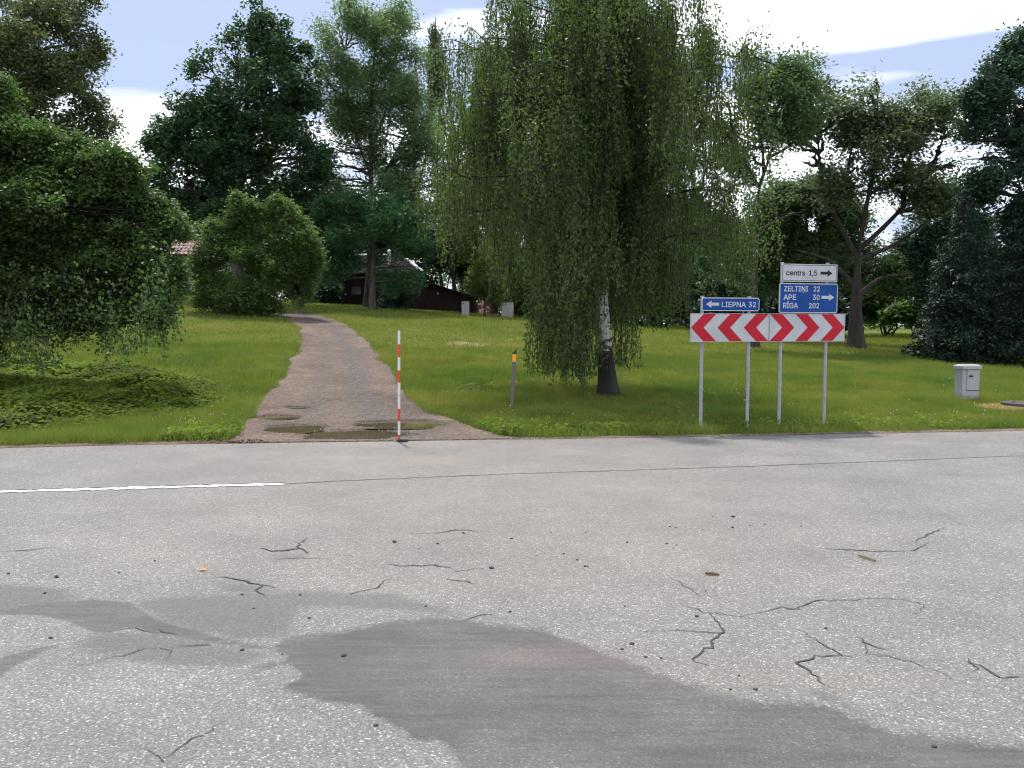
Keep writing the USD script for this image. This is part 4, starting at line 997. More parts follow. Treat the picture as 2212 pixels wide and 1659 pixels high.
for k, (px, py, Y, rx, ry, lf) in enumerate(ub):
    rng = np.random.default_rng(200 + k)
    bl = [(px + rng.uniform(-0.55, 0.55) * rx, py + rng.uniform(-0.6, 0.6) * ry, rx * rng.uniform(0.45, 0.7), ry * rng.uniform(0.4, 0.62)) for _ in range(6)]
    blob_tree("shrub", ub_label[k], "shrub", px, Y, bl, lf, 0.23, int(5200 * (rx * ry / 4500) ** 0.7), 0.05, seed=200 + k, stems=4, sub=3, twig=0.6, spread=0.13, gap=0.36, per=12, group=GU, bark="bark_dark")
blob_tree("sapling", "slender young tree with pale leaves between the meter box and the larger cabinet", "tree", 1047, 43, [(1046, 560, 14, 26), (1040, 590, 24, 22), (1056, 612, 24, 20), (1036, 625, 22, 14), (1062, 640, 20, 14)], "birch_light", 0.10, 4200, 0.055, bark="bark_dark", trunk_px=[(1047, 640), (1046, 590), (1046, 540)], seed=41, twig=0.4, spread=0.08, gap=0.36, per=12)
blob_tree("golden_shrub", "bright yellow-green shrub catching the sun behind the trunk of the spreading tree", "shrub", 1915, 50, [(1900, 670, 34, 22), (1935, 668, 36, 26), (1960, 680, 30, 18), (1890, 690, 30, 16), (1925, 645, 30, 18)], "cover", 0.13, 5200, 0.05, seed=42, stems=4, sub=3, twig=0.5, spread=0.11, gap=0.34, per=12)
# far-off wood that reads as one mass
rng = np.random.default_rng(77)
far = []
for k in range(120):
    x = rng.uniform(-75, 85); y = rng.uniform(84, 110)
    hgt = rng.uniform(3.5, 6.5) * (0.8 if 28 < x < 50 else 1.0)
    z = float(height(x, y))
    for q in range(4):
        r = rng.uniform(1.0, 2.0)
        far.append([x + rng.normal(0, 1.0), y + rng.normal(0, 1.0), z + hgt * (0.25 + 0.22 * q), r * 1.2, r * 1.2, r])
fp = free("/World", "far_wood")
usdkit.mesh(stage, fp, arr(foliage(far, 30000, 0.5, rng, twig=0.9, per=10, spread=0.25, gap=0.36)), LF["oak"])
tag(stage.GetPrimAtPath(fp), "far-off belt of trees closing the view behind the lawn", "trees", kind="stuff")


# ================================================================ lawn
def blades(x, y, hgt, wid, rng, lean=0.5):
    n = len(x)
    z = height(x, y)
    a = rng.uniform(0, 2 * np.pi, n)
    h = hgt * rng.uniform(0.5, 1.35, n)
    la = rng.uniform(0, 2 * np.pi, n)
    lx, ly = np.cos(la) * h * lean * rng.uniform(0.2, 1.3, n), np.sin(la) * h * lean * rng.uniform(0.2, 1.3, n)
    w = wid * rng.uniform(0.7, 1.3, n) / 2
    c, s = np.cos(a) * w, np.sin(a) * w
    B1, B2 = np.stack([x - c, y - s, z - 0.01], -1), np.stack([x + c, y + s, z - 0.01], -1)
    Mp1 = np.stack([x - c * 0.8 + lx * 0.35, y - s * 0.8 + ly * 0.35, z + h * 0.6], -1)
    Tp = np.stack([x + lx, y + ly, z + h * 0.95], -1)
    v = np.stack([B1, B2, Tp], 1).reshape(-1, 3)
    return v, np.arange(3 * n).reshape(n, 3)


def lawn_points(n, e0, e1, half, rng):
    e = rng.uniform(e0, e1, n)
    x = rng.uniform(-1, 1, n) * (half + 0.60 * (12.5 + e))
    y = edge_y(x) + e
    k = ~shapely.contains_xy(drive_poly, x, y) | (shapely.distance(drive_poly.boundary, shapely.points(x, y)) < 0.30 * np.maximum(0, meshkit.fbm(np.stack([x * 1.6, y * 1.6, 0 * x], -1), 3, 14) - 0.35) + 0.02)
    k &= np.abs(x) < 0.62 * y + 1.5
    # ragged rim by the road
    k &= e > -0.06 + 0.16 * meshkit.noise(np.stack([x * 5.1, 0 * x, 0 * x], -1), 24) + 0.18 * meshkit.noise(np.stack([x * 1.3, 0 * x, 0 * x], -1), 8) * (x < 0) + 0.10 * meshkit.noise(np.stack([x * 2.3, 0 * x, 0 * x], -1), 4)
    return x[k], y[k], e[k]


rng = np.random.default_rng(500)
x1, y1, e1 = lawn_points(190000, 0.0, 6.0, 0.5, rng)
tall = 0.055 + 0.09 * np.maximum(0, meshkit.fbm(np.stack([x1 * 1.5, y1 * 1.5, 0 * x1], -1), 3, 29) - 0.42) / 0.3 + 0.03 * meshkit.noise(np.stack([x1 * 0.8, y1 * 0.8, 0 * x1], -1), 9) + 0.09 * np.exp(-e1 / 0.5) * meshkit.noise(np.stack([x1 * 2.0, y1 * 2.0, 0 * x1], -1), 10)
dd = shapely.distance(drive_poly, shapely.points(x1, y1))
tall += 0.08 * np.exp(-dd / 0.35) * meshkit.noise(np.stack([x1 * 2.4, y1 * 2.4, 0 * x1], -1), 12)
g1 = blades(x1, y1, tall, 0.011, rng, 0.7)
x2, y2, e2 = lawn_points(190000, 5.5, 14.0, 0.5, rng)
g2 = blades(x2, y2, 0.05 + 0.08 * np.maximum(0, meshkit.fbm(np.stack([x2 * 1.2, y2 * 1.2, 0 * x2], -1), 3, 29) - 0.42) / 0.3 + 0.03 * meshkit.noise(np.stack([x2 * 0.7, y2 * 0.7, 0 * x2], -1), 9), 0.017, rng, 0.7)
x3, y3, e3 = lawn_points(170000, 13.0, 40.0, 0.5, rng)
g3 = blades(x3, y3, 0.07 + 0.04 * meshkit.noise(np.stack([x3 * 0.6, y3 * 0.6, 0 * x3], -1), 9), 0.035, rng, 0.8)
gp = free("/World", "grass")
usdkit.mesh(stage, gp, arr(cat([g1, g2])), LF["grass"])
tag(stage.GetPrimAtPath(gp), "short bright green lawn grass between the road and the trees", "grass", kind="stuff")
gp = free("/World", "grass")
usdkit.mesh(stage, gp, arr(g3), LF["grass_far"])
tag(stage.GetPrimAtPath(gp), "lawn grass higher up the slope in front of the barn and trees", "grass", kind="stuff")

# ---- leafy ground cover under the overhanging tree
rng = np.random.default_rng(610)
poly = Polygon([on_land(*p)[:2] for p in ((-260, 950), (-30, 938), (90, 934), (200, 922), (300, 908), (395, 888), (470, 868), (480, 840), (400, 815), (250, 795), (100, 780), (-260, 770))])
bx = poly.bounds
P = rng.uniform([bx[0], bx[1]], [bx[2], bx[3]], (80000, 2))
P = P[shapely.contains_xy(poly, P[:, 0], P[:, 1])]
d_in = shapely.distance(poly.boundary, shapely.points(P[:, 0], P[:, 1]))
dens = meshkit.fbm(np.c_[P * 1.1, 0 * P[:, 0]], 3, 21)
P, d_in, dens = P[dens > 0.33], d_in[dens > 0.33], dens[dens > 0.33]
top = np.minimum(1, d_in / 0.7) * (0.10 + 0.34 * (dens - 0.3)) * 1.1 + 0.04
zz_ = height(P[:, 0], P[:, 1]) + top * rng.uniform(0.35, 1.05, len(P))
C = np.c_[P, zz_]
pp = (C[:, None] + rng.normal(0, [0.06, 0.06, 0.015], (len(C), 4, 3))).reshape(-1, 3)
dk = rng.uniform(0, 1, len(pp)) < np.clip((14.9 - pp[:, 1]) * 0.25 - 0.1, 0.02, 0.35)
GC = Thing("ground_cover", (*on_land(150, 890)[:2], 0), "low spreading yellow-green weeds under the overhanging tree at the left edge", "ground cover", kind="stuff")
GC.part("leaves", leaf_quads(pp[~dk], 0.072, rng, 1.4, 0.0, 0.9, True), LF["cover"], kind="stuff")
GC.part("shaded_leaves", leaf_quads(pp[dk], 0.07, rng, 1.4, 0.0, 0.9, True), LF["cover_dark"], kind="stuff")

# ---- clover heads, dry leaves under the birch
rng = np.random.default_rng(615)
q = []
for (pa, pb, pc, pd, n) in ((330, 520, 900, 950, 60), (380, 640, 760, 900, 70), (900, 1480, 880, 940, 50), (1480, 2200, 820, 930, 60), (880, 1300, 720, 860, 50), (1900, 2200, 860, 930, 30)):
    for _ in range(n):
        p = on_land(rng.uniform(pa, pb), rng.uniform(pc, pd))
        if not shapely.contains_xy(drive_poly, p[0], p[1]):
            q.append(p + [0, 0, rng.uniform(0.05, 0.12)])
q = np.array(q)
fl_ = []
for p in q:
    m = trimesh.creation.icosphere(0, 1.0); m.apply_scale(rng.uniform(0.006, 0.013)); m.apply_translation(p); fl_.append(m)
fp = free("/World", "clover_flowers")
usdkit.mesh(stage, fp, arr(cat(fl_)), M["pale_stone"])
tag(stage.GetPrimAtPath(fp), "small whitish clover heads dotted over the lawn", "flowers", kind="stuff")
c = on_land(1312, 846)
q = rng.normal(0, 1, (420, 2)) * [1.5, 1.1] + [c[0], c[1] - 0.3]
fp = free("/World", "dry_leaves")
usdkit.mesh(stage, fp, arr(leaf_quads(np.c_[q, height(q[:, 0], q[:, 1]) + rng.uniform(0.03, 0.08, len(q))], 0.045, rng, 1.5, 0, 0.7)), M["dry_leaf"])
tag(stage.GetPrimAtPath(fp), "yellowish dry leaves scattered in the grass around the birch foot", "dry leaves", kind="stuff")

# ---- broad-leaved weeds at the rim of the lawn
rng = np.random.default_rng(620)
W = []
for px0, px1, n in ((330, 500, 130), (905, 1130, 230), (1130, 1480, 160), (1480, 2212, 120)):
    for _ in range(n):
        x = flat(rng.uniform(px0, px1), 948)[0]
        y = edge_y(x) + 0.25 + rng.exponential(0.5)
        if shapely.contains_xy(drive_poly, x, y) or shapely.distance(drive_poly, shapely.Point(x, y)) > (0.9 if px0 in (905, 330) else 99):
            continue
        z = float(height(x, y))
        m = rng.integers(6, 14)
        W.append(np.c_[x + rng.normal(0, 0.05, m), y + rng.normal(0, 0.05, m), z + rng.uniform(0.02, 0.16, m)])
wp = free("/World", "weeds")
usdkit.mesh(stage, wp, arr(leaf_quads(np.vstack(W), 0.075, rng, 0.6, -0.5, 0.4)), LF["cover"])
tag(stage.GetPrimAtPath(wp), "broad-leaved weeds tufting along the rim of the lawn", "weeds", kind="stuff")


# ---- mound and bare patches on the lawn
def mound(name, c, rx, ry, hgt, material, label, category, seed, n=36):
    a = np.linspace(-1.2, 1.2, n)
    X, Y = np.meshgrid(c[0] + a * rx, c[1] + a * ry)
    q = np.stack([X, Y, 0 * X], -1)
    r = np.sqrt(((X - c[0]) / rx) ** 2 + ((Y - c[1]) / ry) ** 2) + 0.5 * (meshkit.noise(q * 2.3 / max(rx, 0.4), seed) - 0.5)
    Z = height(X, Y) + hgt * smooth01(1.15 - r) * (0.7 + 0.6 * meshkit.noise(q * 9, seed + 1)) - 0.012 + 0.02 * smooth01(1.2 - r) - 0.05 * smooth01((r - 1.1) * 4)
    i = np.arange(n * n).reshape(n, n)
    p = free("/World", name)
    usdkit.mesh(stage, p, arr((np.stack([X, Y, Z], -1).reshape(-1, 3), np.stack([i[:-1, :-1], i[:-1, 1:], i[1:, 1:], i[1:, :-1]], -1).reshape(-1, 4))), material, smooth=True)
    tag(stage.GetPrimAtPath(p), label, category)


c = on_land(1030, 847)
mound("molehill", (c[0], c[1]), 0.50, 0.40, 0.12, M["soil"], "small weedy earth mound on the lawn left of the leaning marker post", "mound", 3)
rng = np.random.default_rng(640)
q = rng.normal(0, 1, (3600, 2)) * [0.30, 0.26] + [c[0], c[1]]
mz = height(q[:, 0], q[:, 1]) + 0.12 * smooth01(1.15 - np.sqrt(((q[:, 0] - c[0]) / 0.5) ** 2 + ((q[:, 1] - c[1]) / 0.4) ** 2)) + rng.uniform(-0.01, 0.05, len(q))
wp = free("/World", "weeds")
usdkit.mesh(stage, wp, arr(leaf_quads(np.c_[q, mz], 0.05, rng, 0.4, -0.6, 0.35)), LF["grass"])
tag(stage.GetPrimAtPath(wp), "brownish grass and weeds growing over the earth mound", "weeds", kind="stuff")
c = on_land(1010, 744)
mound("bare_patch", (c[0], c[1]), 0.75, 0.8, 0.03, M["dry"], "narrow streak of dry bare earth across the lawn below the meter box", "bare patch", 5)
c = on_land(1318, 848)
mound("root_soil", (c[0], c[1] - 0.05), 0.55, 0.42, 0.05, M["dry"], "ring of bare brown soil around the foot of the birch", "soil", 7)
mound("dirt_heap", (at(1052, 680, 50)[0], 50.0), 0.95, 0.8, 0.75, M["red_soil"], "reddish heap of earth beside the corner of the dark barn", "heap", 8)

# ================================================================ road signs
SL, SR = at(1489.4, 739, 13.05), at(1822.7, 739.4, 13.62)
sx = (SR - SL) * [1, 1, 0]; WID = np.linalg.norm(sx); sx = sx / WID
nrm_s = np.array([sx[1], -sx[0], 0.0])            # faces the road
ORG = np.array([SL[0], SL[1], 0.0])


def on_board(px, py):
    d = ray(px, py); o = np.array([0, 0, EYE])
    t = np.dot(ORG - o, nrm_s) / np.dot(d, nrm_s)
    p = o + d * t
    return np.dot(p - ORG, sx), p[2]


def zs(x, y):     # enlargement of the signs -> survey pixels -> board coordinates
    return on_board(1469 + x * 0.2396, 553 + y * 0.2396)


def place(v, off):
    """(s, z, depth towards the road) -> world."""
    v = np.asarray(v, float)
    return ORG + v[:, :1] * sx + v[:, 1:2] * [0, 0, 1] + (v[:, 2:3] + off) * nrm_s


def plate(poly, depth, off):
    m = trimesh.creation.extrude_polygon(poly, depth, engine="earcut")
    v = np.array(m.vertices)
    return place(v, off), np.array(m.faces)[:, ::1]


def fixmesh(vf):
    m = trimesh.Trimesh(vf[0], vf[1], process=True)
    trimesh.repair.fix_normals(m)
    return np.array(m.vertices), np.array(m.faces)


def rect(s0, z0, s1, z1, r=0.0):
    q = shapely.box(s0 + r, z0 + r, s1 - r, z1 - r)
    return q.buffer(r, quad_segs=6) if r else q


def text_on(txt, s0, z0, s1, cap, off, bold=True):
    m = meshkit.text_mesh(txt, cap, 0.0012, bold=bold)
    v, f = np.array(m.vertices), np.array(m.faces)
    v[:, 0] = (v[:, 0] - v[:, 0].min()) / max(np.ptp(v[:, 0]), 1e-6) * (s1 - s0) + s0
    v[:, 1] += z0
    return fixmesh((place(v, off), f))


def arrow(s0, s1, zc, w, head, hw, right=True):
    pts = [(0, -w / 2), (s1 - s0 - head, -w / 2), (s1 - s0 - head - hw * 0.08, -hw / 2), (s1 - s0, 0), (s1 - s0 - head - hw * 0.08, hw / 2), (s1 - s0 - head, w / 2), (0, w / 2)]
    return Polygon([(s0 + x, zc + y) if right else (s1 - x, zc + y) for x, y in pts])


TH = 0.018
board_lo = (zs(85, 765)[1] + zs(1476, 778)[1]) / 2
board_hi = (zs(92, 507)[1] + zs(1485, 530)[1]) / 2
s_l, s_m, s_r = zs(88, 640)[0], zs(797, 640)[0], zs(1481, 655)[0]
hb = board_hi - board_lo


def half(label, s0, s1, left):
    T = Thing("road_sign", ORG + sx * (s0 + s1) / 2, label, "road sign")
    T.part("board", fixmesh(plate(rect(s0 + 0.003, board_lo, s1 - 0.003, board_hi), TH, 0)), M["sign_white"])
    mid = (board_lo + board_hi) / 2
    w = s1 - s0
    b = 0.008
    for k in range(3):
        # a chevron pointing away from the seam
        tip = 0.010 + k * w * 0.3333
        arm, thk = w * 0.158, w * 0.158
        pts = [(tip, mid), (tip + arm, board_hi - b), (tip + arm + thk, board_hi - b), (tip + thk, mid), (tip + arm + thk, board_lo + b), (tip + arm, board_lo + b)]
        pts = [(s0 + x, z) if left else (s1 - x, z) for x, z in pts]
        pg = Polygon(pts).intersection(rect(s0 + 0.006, board_lo + 0.004, s1 - 0.006, board_hi - 0.004))
        T.part("chevron", fixmesh(plate(pg, 0.0015, TH)), M["sign_red"])
    fr = rect(s0 + 0.003, board_lo, s1 - 0.003, board_hi).difference(rect(s0 + 0.009, board_lo + 0.006, s1 - 0.009, board_hi - 0.006))
    T.part("rim", fixmesh(plate(fr, 0.004, TH - 0.0005)), M["sign_back"])
    return T


def post(T, s, z_top, r=0.026):
    b = ORG + sx * s - nrm_s * (r + 0.012)
    z = float(height(b[0], b[1]))
    T.part("post", cat([tube([[*b[:2], z - 0.2], [*b[:2], z_top]], [r, r], 14), trimesh.creation.cylinder(r + 0.004, 0.03, sections=14, transform=trimesh.transformations.translation_matrix([b[0], b[1], z_top]))]), M["steel"], smooth=40)
    for zc in (board_lo + hb * 0.25, board_hi - hb * 0.25):
        m = trimesh.creation.box([2 * r + 0.03, r * 2 + 0.004, 0.04])
        m.apply_transform(trimesh.transformations.rotation_matrix(math.atan2(sx[1], sx[0]), [0, 0, 1]))
        m.apply_translation([b[0], b[1], zc])
        T.part("clamp", m, M["steel"])


def panel(T, s0, z0, s1, z1, face, edge, r=0.035, rim=0.014):
    T.part("panel", fixmesh(plate(rect(s0, z0, s1, z1, r), TH, 0)), edge)
    T.part("panel_face", fixmesh(plate(rect(s0 + rim, z0 + rim, s1 - rim, z1 - rim, max(r - rim, 0.012)), 0.0015, TH)), face)


OFF = TH + 0.0015
# left assembly
A = half("left chevron road sign on two posts with the blue LIEPNA 32 panel above it", s_l, s_m, True)
z0, z1 = (zs(192, 492)[1] + zs(708, 501)[1]) / 2, (zs(192, 367)[1] + zs(712, 383)[1]) / 2
p0, p1 = zs(191, 430)[0], zs(711, 440)[0]
panel(A, p0, z0, p1, z1, M["sign_blue"], M["sign_white"])
cap = zs(450, 418)[1] - zs(450, 463)[1]
zb = (z0 + z1) / 2 - cap / 2 - 0.002
A.part("lettering", text_on("LIEPNA", zs(370, 440)[0], zb, zs(588, 440)[0], cap, OFF), M["sign_white"])
A.part("lettering", text_on("32", zs(613, 440)[0], zb, zs(679, 440)[0], cap, OFF), M["sign_white"])
a0, a1 = zs(228, 432)[0], zs(347, 432)[0]
A.part("arrow", fixmesh(plate(arrow(a0, a1, (z0 + z1) / 2, 0.046, 0.085, 0.112, right=False), 0.0012, OFF)), M["sign_white"])
for X in (205, 628):
    post(A, zs(X, 790)[0], z1 + 0.008)
# right assembly
R = half("right chevron road sign on two posts carrying a blue town panel and a white one", s_m, s_r, False)
z0, z1 = (zs(887, 506)[1] + zs(1410, 521)[1]) / 2, (zs(893, 238)[1] + zs(1418, 256)[1]) / 2
p0, p1 = zs(890, 370)[0], zs(1414, 380)[0]
panel(R, p0, z0, p1, z1, M["sign_blue"], M["sign_white"])
cap = zs(1000, 280)[1] - zs(1000, 326)[1]
H3 = (z1 - z0) / 3.0
for txt, num, xa, xb, na, nb, row in (("ZELTIŅI", "22", 929, 1148, 1195, 1253, 0), ("APE", "30", 926, 1040, 1190, 1252, 1), ("RĪGA", "202", 924, 1058, 1156, 1249, 2)):
    zb = z1 - 0.045 - cap - row * (z1 - z0 - 0.062) / 3.05
    R.part("lettering", text_on(txt, zs(xa, 380)[0], zb, zs(xb, 380)[0], cap, OFF), M["sign_white"])
    R.part("lettering", text_on(num, zs(na, 380)[0], zb, zs(nb, 380)[0], cap, OFF), M["sign_white"])
R.part("arrow", fixmesh(plate(arrow(zs(1270, 383)[0], zs(1384, 383)[0], z1 - 0.045 - cap / 2 - (z1 - z0 - 0.062) / 3.05, 0.046, 0.085, 0.112), 0.0012, OFF)), M["sign_white"])
y0, y1 = (zs(905, 228)[1] + zs(1408, 240)[1]) / 2, (zs(912, 66)[1] + zs(1415, 81)[1]) / 2
q0, q1 = zs(908, 150)[0], zs(1412, 160)[0]
R.part("panel", fixmesh(plate(rect(q0, y0, q1, y1, 0.012), TH, 0)), M["sign_white"], label="white upper panel")
R.part("panel_rim", fixmesh(plate(rect(q0 + 0.014, y0 + 0.014, q1 - 0.014, y1 - 0.014, 0.03).difference(rect(q0 + 0.021, y0 + 0.021, q1 - 0.021, y1 - 0.021, 0.026)), 0.0012, TH)), M["sign_black"])
cap2 = cap * 0.98
zb = (y0 + y1) / 2 - cap2 / 2
R.part("lettering", text_on("centrs", zs(951, 155)[0], zb, zs(1122, 155)[0], cap2, TH + 0.0005), M["sign_black"])
R.part("lettering", text_on("1,5", zs(1157, 155)[0], zb, zs(1228, 155)[0], cap2, TH + 0.0005), M["sign_black"])
R.part("arrow", fixmesh(plate(arrow(zs(1260, 155)[0], zs(1368, 155)[0], (y0 + y1) / 2, 0.042, 0.08, 0.110), 0.0012, TH)), M["sign_black"])
for X in (917, 1325):
    post(R, zs(X, 790)[0], y1 + 0.012)

# ================================================================ striped pole, marker post
c = flat(862, 954.5)
Yp = c[1]
ztop = at(864, 715, Yp)[2]
P = Thing("striped_pole", (c[0], c[1], 0.0), "thin red and white striped pole standing at the edge of the driveway mouth", "marker pole")
frac = [0, .1187, .2338, .3525, .464, .582, .699, .813, .935, 1]
col = ["w", "r", "w", "r", "w", "w", "r", "w", "r"]
rp = 0.0178
for k in range(9):
    za, zb = ztop * (1 - frac[k + 1]) + 0.02 * (k == 8), ztop * (1 - frac[k])
    lean = lambda z: np.array([c[0] + 0.012 * z / ztop, c[1], z])
    P.part("white_band" if col[k] == "w" else "red_band", tube([lean(za), lean(za + 1e-3), lean(zb - 0.004), lean(zb)], [rp, rp, rp, rp * 0.93], 16), M["pole_white" if col[k] == "w" else "pole_red"], smooth=40)
P.part("cap", trimesh.creation.cylinder(rp * 0.94, 0.008, sections=16, transform=trimesh.transformations.translation_matrix(lean(ztop))), M["pole_white"])
P.part("joint", trimesh.creation.cylinder(rp * 1.02, 0.006, sections=16, transform=trimesh.transformations.translation_matrix(lean(ztop * (1 - .582)))), M["plastic_grey"])
foot = trimesh.creation.cylinder(0.034, 0.03, sections=18, transform=trimesh.transformations.translation_matrix([c[0], c[1], 0.019]))
P.part("foot", foot, M["rubber"])
fl = Polygon([(0, -0.035), (0.10, -0.03), (0.115, 0.0), (0.09, 0.04), (0, 0.035)])
m = trimesh.creation.extrude_polygon(fl, 0.028, engine="earcut"); m.apply_translation([c[0] + 0.01, c[1], 0.006])
P.part("base_plate", m, M["rubber"])

b = base_at(1105, 15.6)
t_ = at(1112, 756, 15.6)
D = Thing("marker_post", b, "leaning grey marker post with an amber reflector and slanted black top on the lawn", "marker post")
ax = (t_ - b)
sec = Polygon([(-0.029, -0.018), (0.029, -0.018), (0.034, 0.0), (0.024, 0.022), (-0.024, 0.022), (-0.034, 0.0)])


def post_seg(f0, f1, grow, slant=0.0):
    q = np.array(sec.exterior.coords)[:-1] * grow
    n = len(q)
    lo = b + ax * f0 + np.c_[q, np.zeros(n)]
    hi = b + ax * f1 + np.c_[q, slant * q[:, 0] / 0.042]
    v = np.vstack([lo, hi, (b + ax * f0)[None], (b + ax * f1)[None]])
    i = np.arange(n); j = (i + 1) % n
    return v, np.vstack([np.c_[i, j, j + n], np.c_[i, j + n, i + n], np.c_[j, i, np.full(n, 2 * n)], np.c_[i + n, j + n, np.full(n, 2 * n + 1)]])


D.part("post", post_seg(-0.1, 0.80, 1.0), M["plastic_grey"])
D.part("reflector", post_seg(0.80, 0.93, 1.04), M["reflector"])
D.part("top", post_seg(0.93, 0.985, 1.10, 0.035), M["rubber"])


# ================================================================ cabinets
def bevel_box(sx_, sy_, sz_, r=0.012):
    m = shapely.box(-sx_ / 2 + r, -sy_ / 2 + r, sx_ / 2 - r, sy_ / 2 - r).buffer(r, quad_segs=3)
    return trimesh.creation.extrude_polygon(m, sz_, engine="earcut")


def turned(m, ang, loc):
    m = m.copy()
    m.apply_transform(trimesh.transformations.rotation_matrix(ang, [0, 0, 1])); m.apply_translation(loc)
    return m


b = on_land(2087, 867)
Yc = b[1]
hC = at(2087, 787, Yc)[2] - b[2]
wC = 43 / FOC * Yc
ang = 0.14
C = Thing("cable_cabinet", b, "grey cable cabinet with a rounded white lid on the grass near the right edge", "electrical cabinet")


def local(m, dx, dy, dz):
    m = m.copy(); m.apply_translation([dx, dy, dz])
    return turned(m, ang, b)


C.part("plinth", local(bevel_box(wC * 0.93, 0.24, 0.17), 0, 0, -0.05), M["concrete"])
C.part("body", local(bevel_box(wC * 0.93, 0.25, hC - 0.15), 0, 0, 0.115), M["cabinet"])
lid = bevel_box(wC * 1.03, 0.33, 0.055, 0.02)
top_ = trimesh.convex.convex_hull(np.vstack([np.array(bevel_box(wC * 1.03, 0.33, 0.001, 0.02).vertices), np.array(bevel_box(wC * 0.80, 0.18, 0.001, 0.02).vertices) + [0, 0, 0.032]]))
C.part("lid", cat([local(lid, 0, 0, hC - 0.085), local(top_, 0, 0, hC - 0.03)]), M["cabinet"], smooth=25)
door_w = wC * 0.68
C.part("door", local(bevel_box(door_w, 0.014, hC * 0.56, 0.004), wC * 0.10, -0.131, hC * 0.31), M["cabinet"])
C.part("gap", local(trimesh.creation.box([door_w, 0.004, 0.010]), wC * 0.10, -0.126, hC * 0.298), M["rubber"])
C.part("vent", local(trimesh.creation.box([wC * 0.22, 0.012, 0.030]), -wC * 0.03, -0.141, hC * 0.69), M["rubber"])
C.part("latch", local(trimesh.creation.box([wC * 0.05, 0.02, 0.022]), -wC * 0.03, -0.149, hC * 0.69 + 0.022), M["steel"])

Ym = 43.0
b = base_at(1006, Ym)
s = Ym / FOC
ang = 0.1
Bx = Thing("meter_box", b, "pale meter box on a single short stalk at the top of the lawn", "meter box")
zt = at(1006, 651, Ym)[2]; zm = at(1006, 683, Ym)[2]
Bx.part("stalk", turned(bevel_box(7 * s, 0.10, zm - b[2] + 0.1), ang, b + [0, 0, -0.1]), M["cabinet_old"])
Bx.part("box", turned(bevel_box(16 * s, 0.20, zt - zm), ang, [b[0], b[1], zm]), M["cabinet_old"])
Bx.part("door", turned(bevel_box(13.6 * s, 0.02, (zt - zm) * 0.92, 0.004), ang, [b[0] + 0.01, b[1] - 0.105, zm + (zt - zm) * 0.04]), M["cabinet_old"])
Bx.part("peephole", turned(trimesh.creation.cylinder(1.6 * s, 0.02, sections=14, transform=trimesh.transformations.rotation_matrix(math.pi / 2, [1, 0, 0])), ang, [b[0] - 0.085, b[1] - 0.118, zt - 4.5 * s]), M["rubber"])
Bx.part("door_gap", turned(trimesh.creation.box([0.012, 0.006, (zt - zm) * 0.9]), ang, [b[0] + 0.02, b[1] - 0.118, (zt + zm) / 2]), M["plastic_grey"])

Yk = 44.0
b = base_at(1096, Yk)
s = Yk / FOC
zt = at(1096, 652, Yk)[2]
K = Thing("distribution_cabinet", b, "plain pale cabinet without a lid standing in front of the light birch", "electrical cabinet")
K.part("plinth", turned(bevel_box(24 * s, 0.30, 0.16), 0.05, b + [0, 0, -0.06]), M["concrete"])
K.part("body", turned(bevel_box(26 * s, 0.34, zt - b[2] - 0.13), 0.05, b + [0, 0, 0.10]), M["cabinet_old"])
K.part("top", turned(bevel_box(27 * s, 0.36, 0.035), 0.05, [b[0], b[1], zt - 0.03]), M["wood_bit"])
K.part("door", turned(bevel_box(23 * s, 0.02, zt - b[2] - 0.28, 0.004), 0.05, [b[0], b[1] - 0.178, b[2] + 0.17]), M["cabinet_old"])
K.part("hinge", turned(trimesh.creation.box([0.02, 0.03, 0.08]), 0.05, [b[0] + 11 * s, b[1] - 0.19, b[2] + 0.35]), M["steel"])
K.part("lock", turned(trimesh.creation.box([0.03, 0.03, 0.05]), 0.05, [b[0] - 9 * s, b[1] - 0.19, (b[2] + zt) / 2 + 0.1]), M["steel"])

# ---- manhole at the right edge
c = on_land(2222, 886)
H = Thing("manhole", c, "dark manhole lid on a mossy orange-brown concrete ring cut off by the right edge", "manhole")
prof = np.array([(0.40, -0.1), (0.98, -0.1), (1.0, 0.0), (0.96, 0.05), (0.60, 0.085), (0.40, 0.085)])
ringm = trimesh.creation.revolve(np.vstack([prof, prof[:1]]), sections=48)
rv_ = np.array(ringm.vertices); nn = meshkit.noise(rv_ * 7, 4) - 0.5
rv_[:, :2] *= (1 + 0.06 * nn)[:, None]; rv_[:, 2] += 0.025 * nn
H.part("ring", (rv_ * [0.92, 0.92, 1] + c, np.array(ringm.faces)), M["moss"], smooth=30)
lidm = trimesh.creation.cylinder(0.47, 0.05, sections=40)
lidm.apply_translation(c + [0.02, 0, 0.105])
H.part("lid", lidm, M["iron"], smooth=30)
for k in range(6):
    m = trimesh.creation.box([0.05, 0.02, 0.012]); m.apply_translation([0.3, 0, 0]); m.apply_transform(trimesh.transformations.rotation_matrix(k * math.pi / 3, [0, 0, 1])); m.apply_translation(c + [0.02, 0, 0.133])
    H.part("lid_rib", m, M["iron"])

# ================================================================ barn and house
Yb = 48.0
s = Yb / FOC
B0 = base_at(760, Yb)


def wp(px, py, Y=Yb):
    return at(px, py, Y)


def slab(quad, th):
    q = np.asarray(quad, float)
    n = unit(np.cross(q[1] - q[0], q[2] - q[0]))
    n = n if n[2] > 0 else -n
    v = np.vstack([q, q - n * th])
    m = len(q); i = np.arange(m); j = (i + 1) % m
    f = [[0, k, k + 1] for k in range(1, m - 1)] + [[m, m + k + 1, m + k] for k in range(1, m - 1)] + [[a, b_, b_ + m] for a, b_ in zip(i, j)] + [[a, b_ + m, a + m] for a, b_ in zip(i, j)]
    return fixmesh((v, np.array(f)))


